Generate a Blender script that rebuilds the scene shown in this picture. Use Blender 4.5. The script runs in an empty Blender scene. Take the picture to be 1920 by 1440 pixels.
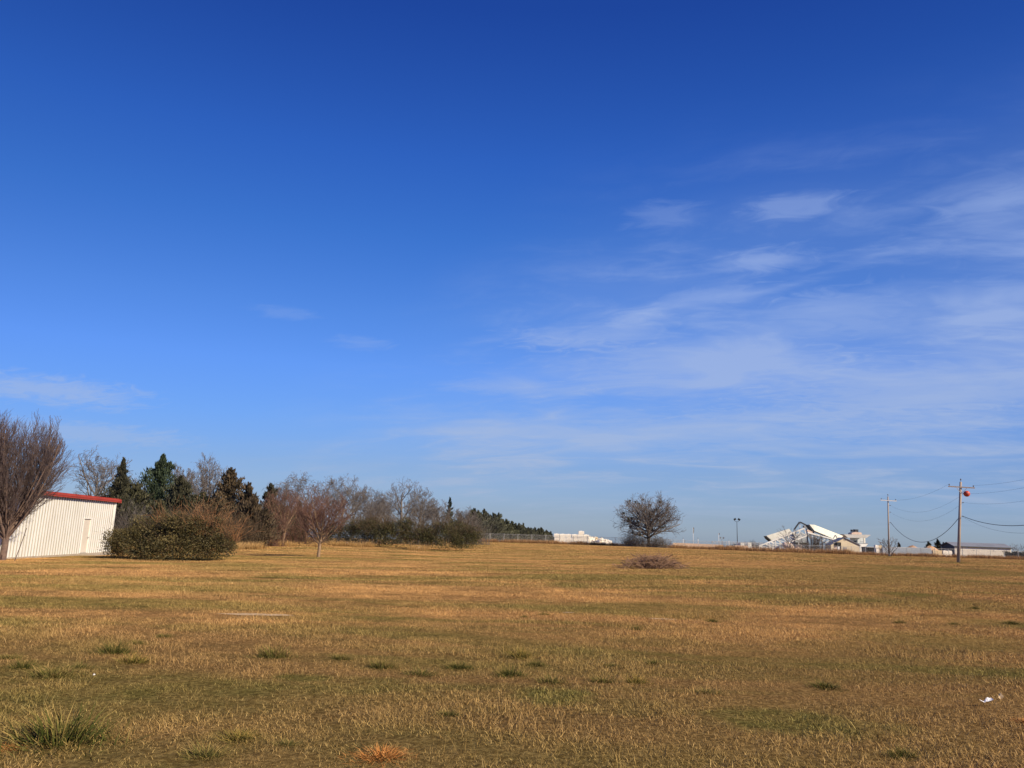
import bpy, math, random
import numpy as np
from mathutils import Vector, Matrix
sc = bpy.context.scene
COL = sc.collection
R = math.radians

# ------------------------------------------------------------------ camera
FPX, CX, CY = 1442.0, 960.0, 720.0
PITCH, ROLL, EYE = R(11.18), R(1.9), 1.6
fwd = np.array([0, math.cos(PITCH), math.sin(PITCH)])
u0 = np.array([0, -math.sin(PITCH), math.cos(PITCH)])
r0 = np.array([1.0, 0, 0])
cR = math.cos(ROLL) * r0 + math.sin(ROLL) * u0
cU = -math.sin(ROLL) * r0 + math.cos(ROLL) * u0
EYEP = np.array([0, 0, EYE])
cam = bpy.data.cameras.new('camera')
cam.sensor_width = 36.0
cam.lens = FPX / 1920 * 36.0
cam.clip_start, cam.clip_end = 0.1, 8000
cam_o = bpy.data.objects.new('camera', cam)
COL.objects.link(cam_o)
m = Matrix.Identity(4)
for i in range(3):
    m[i][0], m[i][1], m[i][2], m[i][3] = cR[i], cU[i], -fwd[i], EYEP[i]
cam_o.matrix_world = m
sc.camera = cam_o

# ------------------------------------------------------------------ light and sky
SUN_EL, SUN_AZ = R(32), R(55)          # azimuth: degrees to the right of straight behind the camera
sun_dir = Vector((math.sin(SUN_AZ) * math.cos(SUN_EL), -math.cos(SUN_AZ) * math.cos(SUN_EL), math.sin(SUN_EL)))
sun = bpy.data.lights.new('sun', 'SUN')
sun.energy, sun.angle, sun.color = 5.0, R(0.55), (1.0, 0.85, 0.64)
sun_o = bpy.data.objects.new('sun', sun)
COL.objects.link(sun_o)
sun_o.rotation_euler = sun_dir.to_track_quat('Z', 'Y').to_euler()
sun_o.location = (20, -40, 40)
sc.view_settings.view_transform = 'Standard'
sc.view_settings.look = 'None'
sc.view_settings.gamma = 1.0
sc.view_settings.use_curve_mapping = False
sc.view_settings.exposure = 0.42

world = bpy.data.worlds.new('World')
sc.world = world
world.use_nodes = True
NT = world.node_tree
NT.nodes.clear()


class G:
    """tiny node-graph helper"""
    def __init__(s, nt): s.nt = nt
    def n(s, t, **k):
        nd = s.nt.nodes.new(t)
        for a, b in k.items(): setattr(nd, a, b)
        return nd
    def link(s, a, b): s.nt.links.new(a, b)
    def setin(s, sock, v):
        if hasattr(v, 'is_output') or isinstance(v, bpy.types.NodeSocket): s.link(v, sock)
        else: sock.default_value = v
    def math(s, op, a, b=0.0, c=0.0, clamp=False):
        nd = s.n('ShaderNodeMath', operation=op, use_clamp=clamp)
        s.setin(nd.inputs[0], a); s.setin(nd.inputs[1], b); s.setin(nd.inputs[2], c)
        return nd.outputs[0]
    def vmath(s, op, a, b=(0, 0, 0)):
        nd = s.n('ShaderNodeVectorMath', operation=op)
        s.setin(nd.inputs[0], a); s.setin(nd.inputs[1], b)
        return nd.outputs['Value'] if op in ('LENGTH', 'DOT_PRODUCT') else nd.outputs[0]
    def ramp(s, f, stops, interp='LINEAR'):
        nd = s.n('ShaderNodeValToRGB')
        cr = nd.color_ramp; cr.interpolation = interp
        while len(cr.elements) < len(stops): cr.elements.new(0.5)
        for e, (p, c) in zip(cr.elements, stops):
            e.position = p; e.color = (*c, 1) if len(c) == 3 else c
        s.setin(nd.inputs[0], f)
        return nd.outputs[0]
    def step(s, x, a, b):
        nd = s.n('ShaderNodeMapRange', interpolation_type='SMOOTHSTEP')
        s.setin(nd.inputs[0], x); nd.inputs[1].default_value = a; nd.inputs[2].default_value = b
        return nd.outputs[0]
    def mix(s, f, a, b, mode='MIX'):
        nd = s.n('ShaderNodeMix', data_type='RGBA', blend_type=mode)
        s.setin(nd.inputs[0], f)
        for sk, v in ((nd.inputs[6], a), (nd.inputs[7], b)):
            if isinstance(v, tuple): sk.default_value = (*v[:3], 1)
            else: s.link(v, sk)
        return nd.outputs[2]
    def noise(s, vec, scale, detail=4, rough=0.55, dist=0.0):
        nd = s.n('ShaderNodeTexNoise')
        s.link(vec, nd.inputs['Vector'])
        nd.inputs['Scale'].default_value = scale; nd.inputs['Detail'].default_value = detail
        nd.inputs['Roughness'].default_value = rough; nd.inputs['Distortion'].default_value = dist
        return nd.outputs[0]
    def comb(s, x, y, z):
        nd = s.n('ShaderNodeCombineXYZ')
        for i, v in enumerate((x, y, z)): s.setin(nd.inputs[i], v)
        return nd.outputs[0]


SKY_K = 2.6
SKY_STOPS = [(z, tuple(v / SKY_K for v in c)) for z, c in (
    (0.004, (0.93, 1.19, 1.98)), (0.029, (0.84, 1.04, 1.70)), (0.082, (0.88, 1.12, 1.78)),
    (0.139, (0.86, 1.29, 2.22)), (0.205, (0.88, 1.42, 2.60)), (0.273, (0.78, 1.40, 2.60)),
    (0.370, (0.55, 1.26, 2.60)), (0.459, (0.42, 1.08, 2.60)), (0.604, (0.26, 0.72, 2.15)))]
g = G(NT)
tc = g.n('ShaderNodeTexCoord').outputs['Generated']
sep = g.n('ShaderNodeSeparateXYZ'); g.link(tc, sep.inputs[0])
dx, dy, dz = sep.outputs
zc = g.math('MAXIMUM', dz, 0.004)
sky = g.n('ShaderNodeTexSky', sky_type='NISHITA')
sky.sun_disc = False
sky.sun_elevation = SUN_EL
sky.sun_rotation = math.atan2(sun_dir.x, sun_dir.y)
sky.altitude = 300; sky.air_density = 1.0; sky.dust_density = 0.6; sky.ozone_density = 2.0
g.link(g.vmath('NORMALIZE', g.comb(g.math('MULTIPLY', dx, 0.35), dy, zc)), sky.inputs[0])      # evens the sky out from side to side
col = sky.outputs[0]
# grading of the clear sky by height above the horizon (zc = sine of the elevation)
col = g.mix(1.0, col, g.ramp(zc, SKY_STOPS, 'LINEAR'), 'MULTIPLY')
# thin cirrus: noise on a high cloud sheet, thicker towards the right-hand half of the sky
az = g.math('ARCTAN2', dx, dy)
inv = g.math('DIVIDE', 1.0, g.math('ADD', zc, 0.16))
shx, shy = g.math('MULTIPLY', dx, inv), g.math('MULTIPLY', dy, inv)
sheet = g.comb(g.math('MULTIPLY_ADD', shy, -0.30, g.math('MULTIPLY', shx, 0.954)), g.math('MULTIPLY_ADD', shx, 0.30, g.math('MULTIPLY', shy, 0.954)), 0.37)      # bands drift up towards the right
n_big = g.noise(g.vmath('MULTIPLY', sheet, (0.8, 1.5, 1)), 1.3, 3, 0.5, 0.4)
n_mid = g.noise(g.vmath('MULTIPLY', sheet, (0.9, 1.9, 1)), 2.4, 5, 0.50, 0.8)
n_fin = g.noise(g.vmath('MULTIPLY', sheet, (1.3, 2.4, 1)), 7.0, 6, 0.58, 1.1)
edge = g.math('SUBTRACT', az, g.math('MULTIPLY_ADD', zc, 1.15, -0.44))
region = g.math('MULTIPLY', g.step(edge, -0.08, 0.34), g.math('SUBTRACT', 1.0, g.step(az, 2.0, 3.0)))
region = g.math('MULTIPLY', region, g.math('SUBTRACT', 1.0, g.step(zc, 0.30, 0.54)))
wisp = g.math('MULTIPLY_ADD', n_fin, 0.26, g.math('MULTIPLY', n_mid, 0.84))
wisp = g.step(g.math('MULTIPLY_ADD', n_big, 0.35, wisp), 0.62, 1.06)
veil = g.math('MULTIPLY', g.math('MULTIPLY_ADD', g.step(n_big, 0.28, 0.72), 0.7, 0.3), 0.26)
dens = g.math('MULTIPLY', region, g.math('ADD', veil, g.math('MULTIPLY', wisp, 0.72)), clamp=True)


def lone(az0, z0, ra, rz, k):
    """one soft-edged stretched cloud at a bearing and height"""
    d = g.comb(g.math('MULTIPLY', g.math('SUBTRACT', az, az0), 1 / ra), g.math('MULTIPLY', g.math('SUBTRACT', zc, z0), 1 / rz), 0.0)
    l = g.math('MULTIPLY_ADD', g.math('SUBTRACT', n_fin, 0.5), 1.6, g.vmath('LENGTH', d))
    return g.math('MULTIPLY', g.math('SUBTRACT', 1.0, g.step(l, 0.1, 1.0)), k)


for a in ((-0.545, 0.143, 0.13, 0.022, 0.55), (-0.50, 0.098, 0.15, 0.018, 0.42), (-0.30, 0.262, 0.06, 0.010, 0.16),
          (-0.20, 0.235, 0.06, 0.012, 0.20), (-0.02, 0.128, 0.13, 0.012, 0.25), (0.10, 0.245, 0.17, 0.016, 0.30)):
    dens = g.math('MAXIMUM', dens, lone(*a))
for (px, py, w, h, k) in ((1490, 388, 110, 26, .36), (1250, 405, 90, 24, .20), (1440, 486, 110, 22, .42), (1350, 556, 120, 20, .30), (1570, 590, 170, 46, .28), (1080, 632, 150, 20, .34),
                          (1320, 685, 330, 38, .36), (1720, 735, 380, 60, .40), (1860, 385, 100, 34, .36), (1860, 560, 90, 36, .26), (950, 725, 140, 15, .24), (1350, 810, 560, 40, .30)):
    v = fwd + cR * ((px - CX) / FPX) + cU * (-(py - CY) / FPX); v = v / np.linalg.norm(v)      # bearing and height of each band
    dens = g.math('MULTIPLY_ADD', g.math('SUBTRACT', 1.0, dens), lone(math.atan2(v[0], v[1]), float(v[2]), w * 1.15 / FPX, h * 1.3 / FPX, k * 1.25), dens)
dens = g.math('MULTIPLY', dens, g.step(zc, 0.0, 0.08))
ccol = g.ramp(zc, [(0.0, (0.55, 0.66, 0.86)), (0.12, (0.56, 0.70, 1.0)), (0.3, (0.50, 0.67, 1.12)), (0.5, (0.36, 0.52, 1.0))])
col = g.mix(g.math('MINIMUM', dens, 0.75), col, g.mix(1.0, ccol, (4.3, 4.3, 4.3), 'MULTIPLY'))
bg = g.n('ShaderNodeBackground')
bg.inputs[1].default_value = 0.0476 * SKY_K
g.link(col, bg.inputs[0])
out = g.n('ShaderNodeOutputWorld')
g.link(bg.outputs[0], out.inputs[0])

# ------------------------------------------------------------------ helpers: view rays, terrain
def ray(px, py):
    return fwd + cR * ((px - CX) / FPX) + cU * (-(py - CY) / FPX)


def at(px, py, Y):
    """point of the place seen at a photo position, Y metres in front"""
    v = ray(px, py)
    return EYEP + v * (Y / v[1])


def project(p):
    d = np.asarray(p, float) - EYEP
    f = d @ fwd
    return CX + FPX * (d @ cR) / f, CY - FPX * (d @ cU) / f


# surveyed ground points: photo column, photo row, distance
SURVEY = [(1220, 1070, 41), (310, 1052, 43), (150, 1043, 48), (20, 1051, 39), (597, 1045, 55), (850, 1033, 87),
          (640, 1023, 97), (530, 1020, 90), (1215, 1026, 162), (900, 1016, 172), (1040, 1020, 172), (1300, 1030, 172),
          (1500, 1038, 172), (1700, 1043, 172), (1900, 1049, 172), (1797, 1055, 88), (1665, 1043, 118), (1830, 1047, 200), (1480, 1080, 34)]
_cp = [at(*q) for q in SURVEY] + [np.array([x, y, 0.0]) for x in (-24, -8, 8, 24) for y in (-10, 5, 14)]
_cp += [np.array([-90, 60, -0.9]), np.array([-90, 140, -0.6]), np.array([-60, 110, -0.5]), np.array([150, 90, 0.0]), np.array([-40, -40, 0]), np.array([40, -40, 0])]
_cp = np.array(_cp)
_A = np.sqrt(((_cp[:, None, :2] - _cp[None, :, :2]) ** 2).sum(2) + 12.0 ** 2)
_A[np.diag_indices(len(_cp))] += -1.5
_mean = _cp[:, 2].mean()
_w = np.linalg.solve(_A, _cp[:, 2] - _mean)


def Zt(x, y):
    x = np.atleast_1d(np.asarray(x, float)); y = np.atleast_1d(np.asarray(y, float))
    xc = np.clip(x, -130, 180); yc = np.clip(y, -60, 215)
    z = np.empty_like(xc)
    fl = xc.ravel(), yc.ravel(); zr = np.empty(len(fl[0]))
    for i in range(0, len(zr), 20000):
        a, b = fl[0][i:i + 20000], fl[1][i:i + 20000]
        zr[i:i + 20000] = np.sqrt((a[:, None] - _cp[None, :, 0]) ** 2 + (b[:, None] - _cp[None, :, 1]) ** 2 + 144.0) @ _w + _mean
    z = zr.reshape(xc.shape)
    d = np.maximum(0, y - 188)
    z = z - 0.0125 * d * np.clip(d / 30, 0, 1)           # the land falls away beyond the fence
    z = z + 0.018 * np.sin(x * 0.9 + 1.3 * np.sin(y * 0.37)) * np.cos(y * 0.8) * (y < 120)
    return z


def zt(x, y): return float(Zt(x, y)[0])


def on_ground(px, Y):
    py = 1030.0
    for _ in range(4):
        p = at(px, py, Y)
        py = project((p[0], Y, zt(p[0], Y)))[1]
    return np.array([p[0], Y, zt(p[0], Y)])


def hit(px, py):
    """ground point seen at a photo position"""
    lo, hi = 3.0, 190.0
    v = ray(px, py)
    ts = np.linspace(lo, hi, 1500)
    P = EYEP[None] + v[None] * (ts / v[1])[:, None]
    below = np.nonzero(P[:, 2] < Zt(P[:, 0], P[:, 1]))[0]
    p = P[below[0]] if len(below) else P[-1]
    return np.array([p[0], p[1], zt(p[0], p[1])])


# ------------------------------------------------------------------ helpers: objects
def link(o, parent=None):
    COL.objects.link(o)
    if parent is not None: o.parent = parent
    return o


def tag(o, label, cat, group=None):
    o['label'] = label; o['category'] = cat
    if group: o['group'] = group
    return o


def thing(name, label, cat, loc, rz=0.0, group=None):
    o = bpy.data.objects.new(name, None)
    o.empty_display_size = 0.3
    o.location = [float(v) for v in loc]; o.rotation_euler = (0, 0, rz)
    return tag(link(o), label, cat, group)


def mesh_np(name, V, F, mat, attrs=None, smooth=False):
    me = bpy.data.meshes.new(name)
    V = np.asarray(V, np.float32); F = np.asarray(F, np.int32)
    k = F.shape[1]
    me.vertices.add(len(V)); me.vertices.foreach_set('co', V.ravel())
    me.loops.add(F.size); me.loops.foreach_set('vertex_index', F.ravel())
    me.polygons.add(len(F)); me.polygons.foreach_set('loop_start', np.arange(0, F.size, k, dtype=np.int32))
    if smooth: me.polygons.foreach_set('use_smooth', np.ones(len(F), bool))
    for a, v in (attrs or {}).items():
        at_ = me.attributes.new(a, 'INT' if np.asarray(v).dtype.kind == 'i' else 'FLOAT', 'POINT')
        at_.data.foreach_set('value', np.asarray(v))
    me.update(calc_edges=True)
    if mat: me.materials.append(mat)
    return me


def put(name, me, parent=None, loc=None):
    o = bpy.data.objects.new(name, me)
    if loc is not None: o.location = [float(v) for v in loc]
    return link(o, parent)


class MB:
    """collects boxes, beams, tubes and prisms into one mesh"""
    def __init__(s): s.v, s.f = [], []
    def add(s, vs, fs):
        b = len(s.v); s.v += [tuple(float(c) for c in v) for v in vs]; s.f += [[b + i for i in f] for f in fs]; return s
    def box(s, c, d, rz=0.0):
        ca, sa = math.cos(rz), math.sin(rz); vs = []
        for z in (-.5, .5):
            for x, y in ((-.5, -.5), (.5, -.5), (.5, .5), (-.5, .5)):
                X, Y = x * d[0], y * d[1]
                vs.append((c[0] + X * ca - Y * sa, c[1] + X * sa + Y * ca, c[2] + z * d[2]))
        return s.add(vs, [[3, 2, 1, 0], [4, 5, 6, 7], [0, 1, 5, 4], [1, 2, 6, 5], [2, 3, 7, 6], [3, 0, 4, 7]])
    def beam(s, p, q, w, h=None):
        p, q = np.asarray(p, float), np.asarray(q, float); h = h or w
        d = q - p; d /= np.linalg.norm(d)
        up = np.array([0, 0, 1.0]) if abs(d[2]) < 0.95 else np.array([0, 1.0, 0])
        a = np.cross(d, up); a /= np.linalg.norm(a); b = np.cross(a, d)
        vs = [e + a * (i * w / 2) + b * (j * h / 2) for e in (p, q) for i, j in ((-1, -1), (1, -1), (1, 1), (-1, 1))]
        return s.add(vs, [[0, 1, 2, 3], [7, 6, 5, 4], [4, 5, 1, 0], [5, 6, 2, 1], [6, 7, 3, 2], [7, 4, 0, 3]])
    def tube(s, pts, rad, n=8, cap=True):
        pts = [np.asarray(p, float) for p in pts]
        if not hasattr(rad, '__len__'): rad = [rad] * len(pts)
        vs, fs = [], []
        for i, p in enumerate(pts):
            d = pts[min(i + 1, len(pts) - 1)] - pts[max(i - 1, 0)]; d /= np.linalg.norm(d)
            up = np.array([0, 0, 1.0]) if abs(d[2]) < 0.9 else np.array([0, 1.0, 0])
            a = np.cross(d, up); a /= np.linalg.norm(a); b = np.cross(d, a)
            vs += [p + rad[i] * (a * math.cos(2 * math.pi * k / n) + b * math.sin(2 * math.pi * k / n)) for k in range(n)]
        for i in range(len(pts) - 1):
            for k in range(n):
                fs.append([i * n + k, i * n + (k + 1) % n, (i + 1) * n + (k + 1) % n, (i + 1) * n + k])
        if cap: fs += [list(range(n))[::-1], [(len(pts) - 1) * n + k for k in range(n)]]
        return s.add(vs, fs)
    def prism(s, front, off):
        """closed solid: a polygon and its copy moved by off"""
        n = len(front); off = np.asarray(off, float)
        vs = [np.asarray(p, float) for p in front]; vs += [p + off for p in vs]
        return s.add(vs, [list(range(n)), list(range(2 * n - 1, n - 1, -1))] + [[i, n + i, n + (i + 1) % n, (i + 1) % n] for i in range(n)])
    def ball(s, c, r, nu=16, nv=10, sz=1.0):
        vs = [(c[0], c[1], c[2] + r * sz)]; fs = []
        for i in range(1, nv):
            t = math.pi * i / nv
            vs += [(c[0] + r * math.sin(t) * math.cos(2 * math.pi * k / nu), c[1] + r * math.sin(t) * math.sin(2 * math.pi * k / nu), c[2] + r * sz * math.cos(t)) for k in range(nu)]
        vs.append((c[0], c[1], c[2] - r * sz)); e = len(vs) - 1
        for k in range(nu):
            fs.append([0, 1 + k, 1 + (k + 1) % nu]); fs.append([e, e - nu + (k + 1) % nu, e - nu + k])
        for i in range(nv - 2):
            for k in range(nu):
                fs.append([1 + i * nu + k, 1 + (i + 1) * nu + k, 1 + (i + 1) * nu + (k + 1) % nu, 1 + i * nu + (k + 1) % nu])
        return s.add(vs, fs)
    def mesh(s, name, mat, smooth=False):
        me = bpy.data.meshes.new(name)
        me.from_pydata(s.v, [], s.f)
        import bmesh
        bm = bmesh.new(); bm.from_mesh(me); bmesh.ops.recalc_face_normals(bm, faces=bm.faces); bm.to_mesh(me); bm.free()
        if smooth: me.polygons.foreach_set('use_smooth', np.ones(len(me.polygons), bool))
        if mat: me.materials.append(mat)
        return me
    def build(s, name, mat, parent=None, smooth=False, org=None):
        if org is not None: s.v = [(v[0] - org[0], v[1] - org[1], v[2] - org[2]) for v in s.v]
        return put(name, s.mesh(name, mat, smooth), parent)


# ------------------------------------------------------------------ materials
def new_mat(name):
    mt = bpy.data.materials.new(name); mt.use_nodes = True
    mt.node_tree.nodes.clear()
    g = G(mt.node_tree)
    bs = g.n('ShaderNodeBsdfPrincipled'); o = g.n('ShaderNodeOutputMaterial'); g.link(bs.outputs[0], o.inputs[0])
    return mt, g, bs


def plain(name, c1, c2=None, scale=3.0, rough=0.8, metal=0.0, bump=0.0, stretch=(1, 1, 1), spec=0.3):
    mt, g, bs = new_mat(name)
    c2 = c2 or tuple(v * 0.72 for v in c1)
    co = g.vmath('MULTIPLY', g.n('ShaderNodeTexCoord').outputs['Object'], stretch)
    n1 = g.noise(co, scale, 6, 0.6)
    n2 = g.noise(co, scale * 7, 3, 0.6)
    f = g.math('MULTIPLY_ADD', n2, 0.4, g.math('MULTIPLY', n1, 0.6))
    g.link(g.mix(g.step(f, 0.34, 0.66), c1, c2), bs.inputs['Base Color'])
    bs.inputs['Roughness'].default_value = rough; bs.inputs['Metallic'].default_value = metal
    bs.inputs['Specular IOR Level'].default_value = spec
    if bump:
        b = g.n('ShaderNodeBump'); b.inputs['Strength'].default_value = bump; b.inputs['Distance'].default_value = 0.02
        g.link(n2, b.inputs['Height']); g.link(b.outputs[0], bs.inputs['Normal'])
    return mt


def leafy(name, lo, hi, rough=0.75, var=0.25):
    """foliage: leaf-to-leaf colour from the 'tone' attribute, plus slow drift over the plant"""
    mt, g, bs = new_mat(name)
    a = g.n('ShaderNodeAttribute', attribute_name='tone').outputs['Fac']
    co = g.n('ShaderNodeTexCoord').outputs['Object']
    f = g.math('MULTIPLY_ADD', g.math('SUBTRACT', g.noise(co, 0.8, 3), 0.5), 0.8, a, clamp=True)
    c = g.mix(f, lo, hi)
    rnd = g.n('ShaderNodeObjectInfo').outputs['Random']
    c = g.mix(1.0, c, g.ramp(rnd, [(0, (1 - var, 1 - var, 1 - var * .6)), (1, (1 + 0, 1, 1 - var * .4))]), 'MULTIPLY')
    g.link(c, bs.inputs['Base Color'])
    bs.inputs['Roughness'].default_value = rough; bs.inputs['Specular IOR Level'].default_value = 0.25
    return mt


M = {}
M['bark_pear'] = plain('bark_pear', (0.20, 0.135, 0.10), (0.11, 0.075, 0.065), 6, 0.9, bump=0.4)
M['twig_pear'] = plain('twig_pear', (0.15, 0.108, 0.094), (0.09, 0.066, 0.064), 3, 0.85)
M['twig_red'] = plain('twig_red', (0.20, 0.105, 0.07), (0.13, 0.07, 0.052), 1.5, 0.85)
M['bark_tan'] = plain('bark_tan', (0.34, 0.23, 0.13), (0.20, 0.13, 0.08), 6, 0.9)
M['bark_grey'] = plain('bark_grey', (0.22, 0.19, 0.16), (0.11, 0.095, 0.085), 4, 0.9)
M['twig_grey'] = plain('twig_grey', (0.185, 0.16, 0.14), (0.12, 0.105, 0.095), 1.5, 0.88)
M['cedar'] = leafy('cedar', (0.028, 0.030, 0.017), (0.118, 0.110, 0.058))
M['cedar_green'] = leafy('cedar_green', (0.022, 0.034, 0.020), (0.070, 0.098, 0.052))
M['cedar_brown'] = leafy('cedar_brown', (0.042, 0.034, 0.019), (0.165, 0.115, 0.060))
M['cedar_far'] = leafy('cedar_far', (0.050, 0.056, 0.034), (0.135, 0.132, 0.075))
M['privet'] = leafy('privet', (0.036, 0.035, 0.012), (0.200, 0.155, 0.052), 0.6)
M['hedge'] = leafy('hedge', (0.034, 0.038, 0.014), (0.165, 0.145, 0.050), 0.55)
M['mistletoe'] = leafy('mistletoe', (0.060, 0.062, 0.032), (0.150, 0.140, 0.075), 0.7)
M['shoot'] = plain('shoot', (0.36, 0.18, 0.075), (0.22, 0.115, 0.055), 3, 0.85)
M['hedge_twig'] = plain('hedge_twig', (0.135, 0.09, 0.05), (0.08, 0.06, 0.035), 2, 0.85)
M['brush'] = plain('brush', (0.34, 0.205, 0.12), (0.16, 0.095, 0.062), 2.5, 0.9)
M['white_sheet'] = plain('white_sheet', (0.80, 0.79, 0.74), (0.70, 0.68, 0.61), 0.5, 0.55, stretch=(1, 1, 0.25))
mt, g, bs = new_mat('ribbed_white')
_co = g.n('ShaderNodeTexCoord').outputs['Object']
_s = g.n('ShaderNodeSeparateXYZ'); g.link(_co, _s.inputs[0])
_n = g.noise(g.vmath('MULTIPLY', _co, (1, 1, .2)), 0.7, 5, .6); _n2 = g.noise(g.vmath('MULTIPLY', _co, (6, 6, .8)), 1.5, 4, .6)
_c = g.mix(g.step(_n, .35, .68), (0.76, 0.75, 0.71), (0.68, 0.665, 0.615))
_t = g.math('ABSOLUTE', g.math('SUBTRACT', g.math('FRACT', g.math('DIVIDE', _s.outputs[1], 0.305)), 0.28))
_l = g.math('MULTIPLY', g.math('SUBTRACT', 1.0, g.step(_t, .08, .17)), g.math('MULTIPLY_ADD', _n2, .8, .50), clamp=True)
g.link(g.mix(_l, _c, (0.33, 0.31, 0.26)), bs.inputs['Base Color'])           # seam lines beside the ribs, painted dark in place of rib shading
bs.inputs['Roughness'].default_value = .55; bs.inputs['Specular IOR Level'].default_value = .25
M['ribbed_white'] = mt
M['white_trim'] = plain('white_trim', (0.78, 0.77, 0.72), (0.68, 0.66, 0.6), 1.2, 0.5)
M['cream_door'] = plain('cream_door', (0.60, 0.54, 0.45), (0.54, 0.48, 0.40), 0.8, 0.5)
M['red_trim'] = plain('red_trim', (0.40, 0.050, 0.028), (0.28, 0.036, 0.022), 1.0, 0.5)
M['concrete'] = plain('concrete', (0.42, 0.36, 0.28), (0.30, 0.25, 0.19), 2.0, 0.9, bump=0.3)
M['block'] = plain('block', (0.90, 0.84, 0.73), (0.80, 0.72, 0.58), 0.9, 0.9, bump=0.4)
M['block_warm'] = plain('block_warm', (0.76, 0.60, 0.36), (0.60, 0.45, 0.25), 0.9, 0.9, bump=0.4)
M['barrier'] = plain('barrier', (0.62, 0.44, 0.30), (0.46, 0.30, 0.19), 0.6, 0.9)
M['galv'] = plain('galv', (0.50, 0.49, 0.46), (0.36, 0.35, 0.33), 2.0, 0.5, 0.4)
M['galv_sheet'] = plain('galv_sheet', (0.60, 0.64, 0.65), (0.48, 0.52, 0.53), 0.5, 0.5, 0.2, stretch=(1, 1, .2))
M['steel_white'] = plain('steel_white', (0.80, 0.78, 0.70), (0.66, 0.64, 0.56), 0.6, 0.55)
M['steel_cream'] = plain('steel_cream', (0.76, 0.73, 0.58), (0.64, 0.61, 0.47), 0.4, 0.55)
M['steel_grey'] = plain('steel_grey', (0.27, 0.28, 0.29), (0.18, 0.19, 0.20), 0.6, 0.6)
M['steel_dark'] = plain('steel_dark', (0.045, 0.05, 0.055), (0.03, 0.032, 0.036), 0.8, 0.6)
M['cream_wall'] = plain('cream_wall', (0.66, 0.56, 0.38), (0.56, 0.46, 0.30), 0.5, 0.8)
M['barn_wall'] = plain('barn_wall', (0.82, 0.76, 0.62), (0.74, 0.67, 0.53), 0.5, 0.7)
M['slate'] = plain('slate', (0.075, 0.085, 0.09), (0.055, 0.062, 0.066), 0.6, 0.7)
M['roof_grey'] = plain('roof_grey', (0.23, 0.24, 0.26), (0.17, 0.18, 0.195), 0.5, 0.6)
M['door_grey'] = plain('door_grey', (0.30, 0.27, 0.24), (0.24, 0.22, 0.2), 1, 0.7)
M['glass_dark'] = plain('glass_dark', (0.03, 0.035, 0.04), (0.02, 0.022, 0.025), 1, 0.15, spec=0.6)
M['salmon'] = plain('salmon', (0.60, 0.46, 0.36), (0.48, 0.35, 0.26), 0.8, 0.6)
M['rubber'] = plain('rubber', (0.03, 0.03, 0.03), (0.02, 0.02, 0.02), 4, 0.9)
M['sand'] = plain('sand', (0.55, 0.34, 0.19), (0.42, 0.25, 0.14), 0.8, 0.95)
M['pole_wood'] = plain('pole_wood', (0.42, 0.34, 0.27), (0.29, 0.23, 0.185), 1.5, 0.9, stretch=(4, 4, 0.5), bump=0.4)
M['wire'] = plain('wire', (0.05, 0.05, 0.055), (0.035, 0.035, 0.04), 1, 0.6)
M['porcelain'] = plain('porcelain', (0.20, 0.21, 0.22), (0.14, 0.15, 0.16), 3, 0.25)
M['marker'] = plain('marker', (0.62, 0.10, 0.05), (0.50, 0.075, 0.04), 3, 0.45)
M['paper'] = plain('paper', (0.82, 0.80, 0.76), (0.72, 0.70, 0.66), 20, 0.8)
M['leaf_tan'] = plain('leaf_tan', (0.55, 0.40, 0.22), (0.4, 0.28, 0.15), 20, 0.8)
M['pale_earth'] = plain('pale_earth', (0.56, 0.42, 0.26), (0.34, 0.23, 0.12), 2.0, 1.0, bump=0.6, spec=0.0)


# field colours: worked out from the place itself, shared by the ground sheet and the grass that stands on it
GREENS = [(1070, 1098, 60, 9, .75), (1715, 1116, 60, 7, .8), (1500, 1362, 200, 32, .8), (1040, 1308, 110, 24, .9), (565, 1276, 80, 12, .85),
          (1790, 1070, 90, 9, .7), (1330, 1112, 45, 6, .5), (700, 1280, 110, 12, .6), (380, 1178, 130, 9, .45), (760, 1185, 140, 16, .4), (1600, 1215, 180, 16, .35),
          (150, 1215, 140, 26, .4), (280, 1310, 200, 30, .28), (1230, 1205, 150, 14, .4), (1690, 1075, 90, 6, .6), (420, 1068, 160, 7, .5), (60, 1066, 100, 9, .5), (990, 1128, 60, 5, .4),
          (1620, 1090, 300, 22, .55), (1720, 1132, 230, 16, .6), (1780, 1205, 200, 24, .5), (90, 1262, 180, 30, .5), (960, 1255, 330, 22, .42), (420, 1400, 160, 34, .45), (1180, 1330, 160, 26, .45)]


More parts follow.
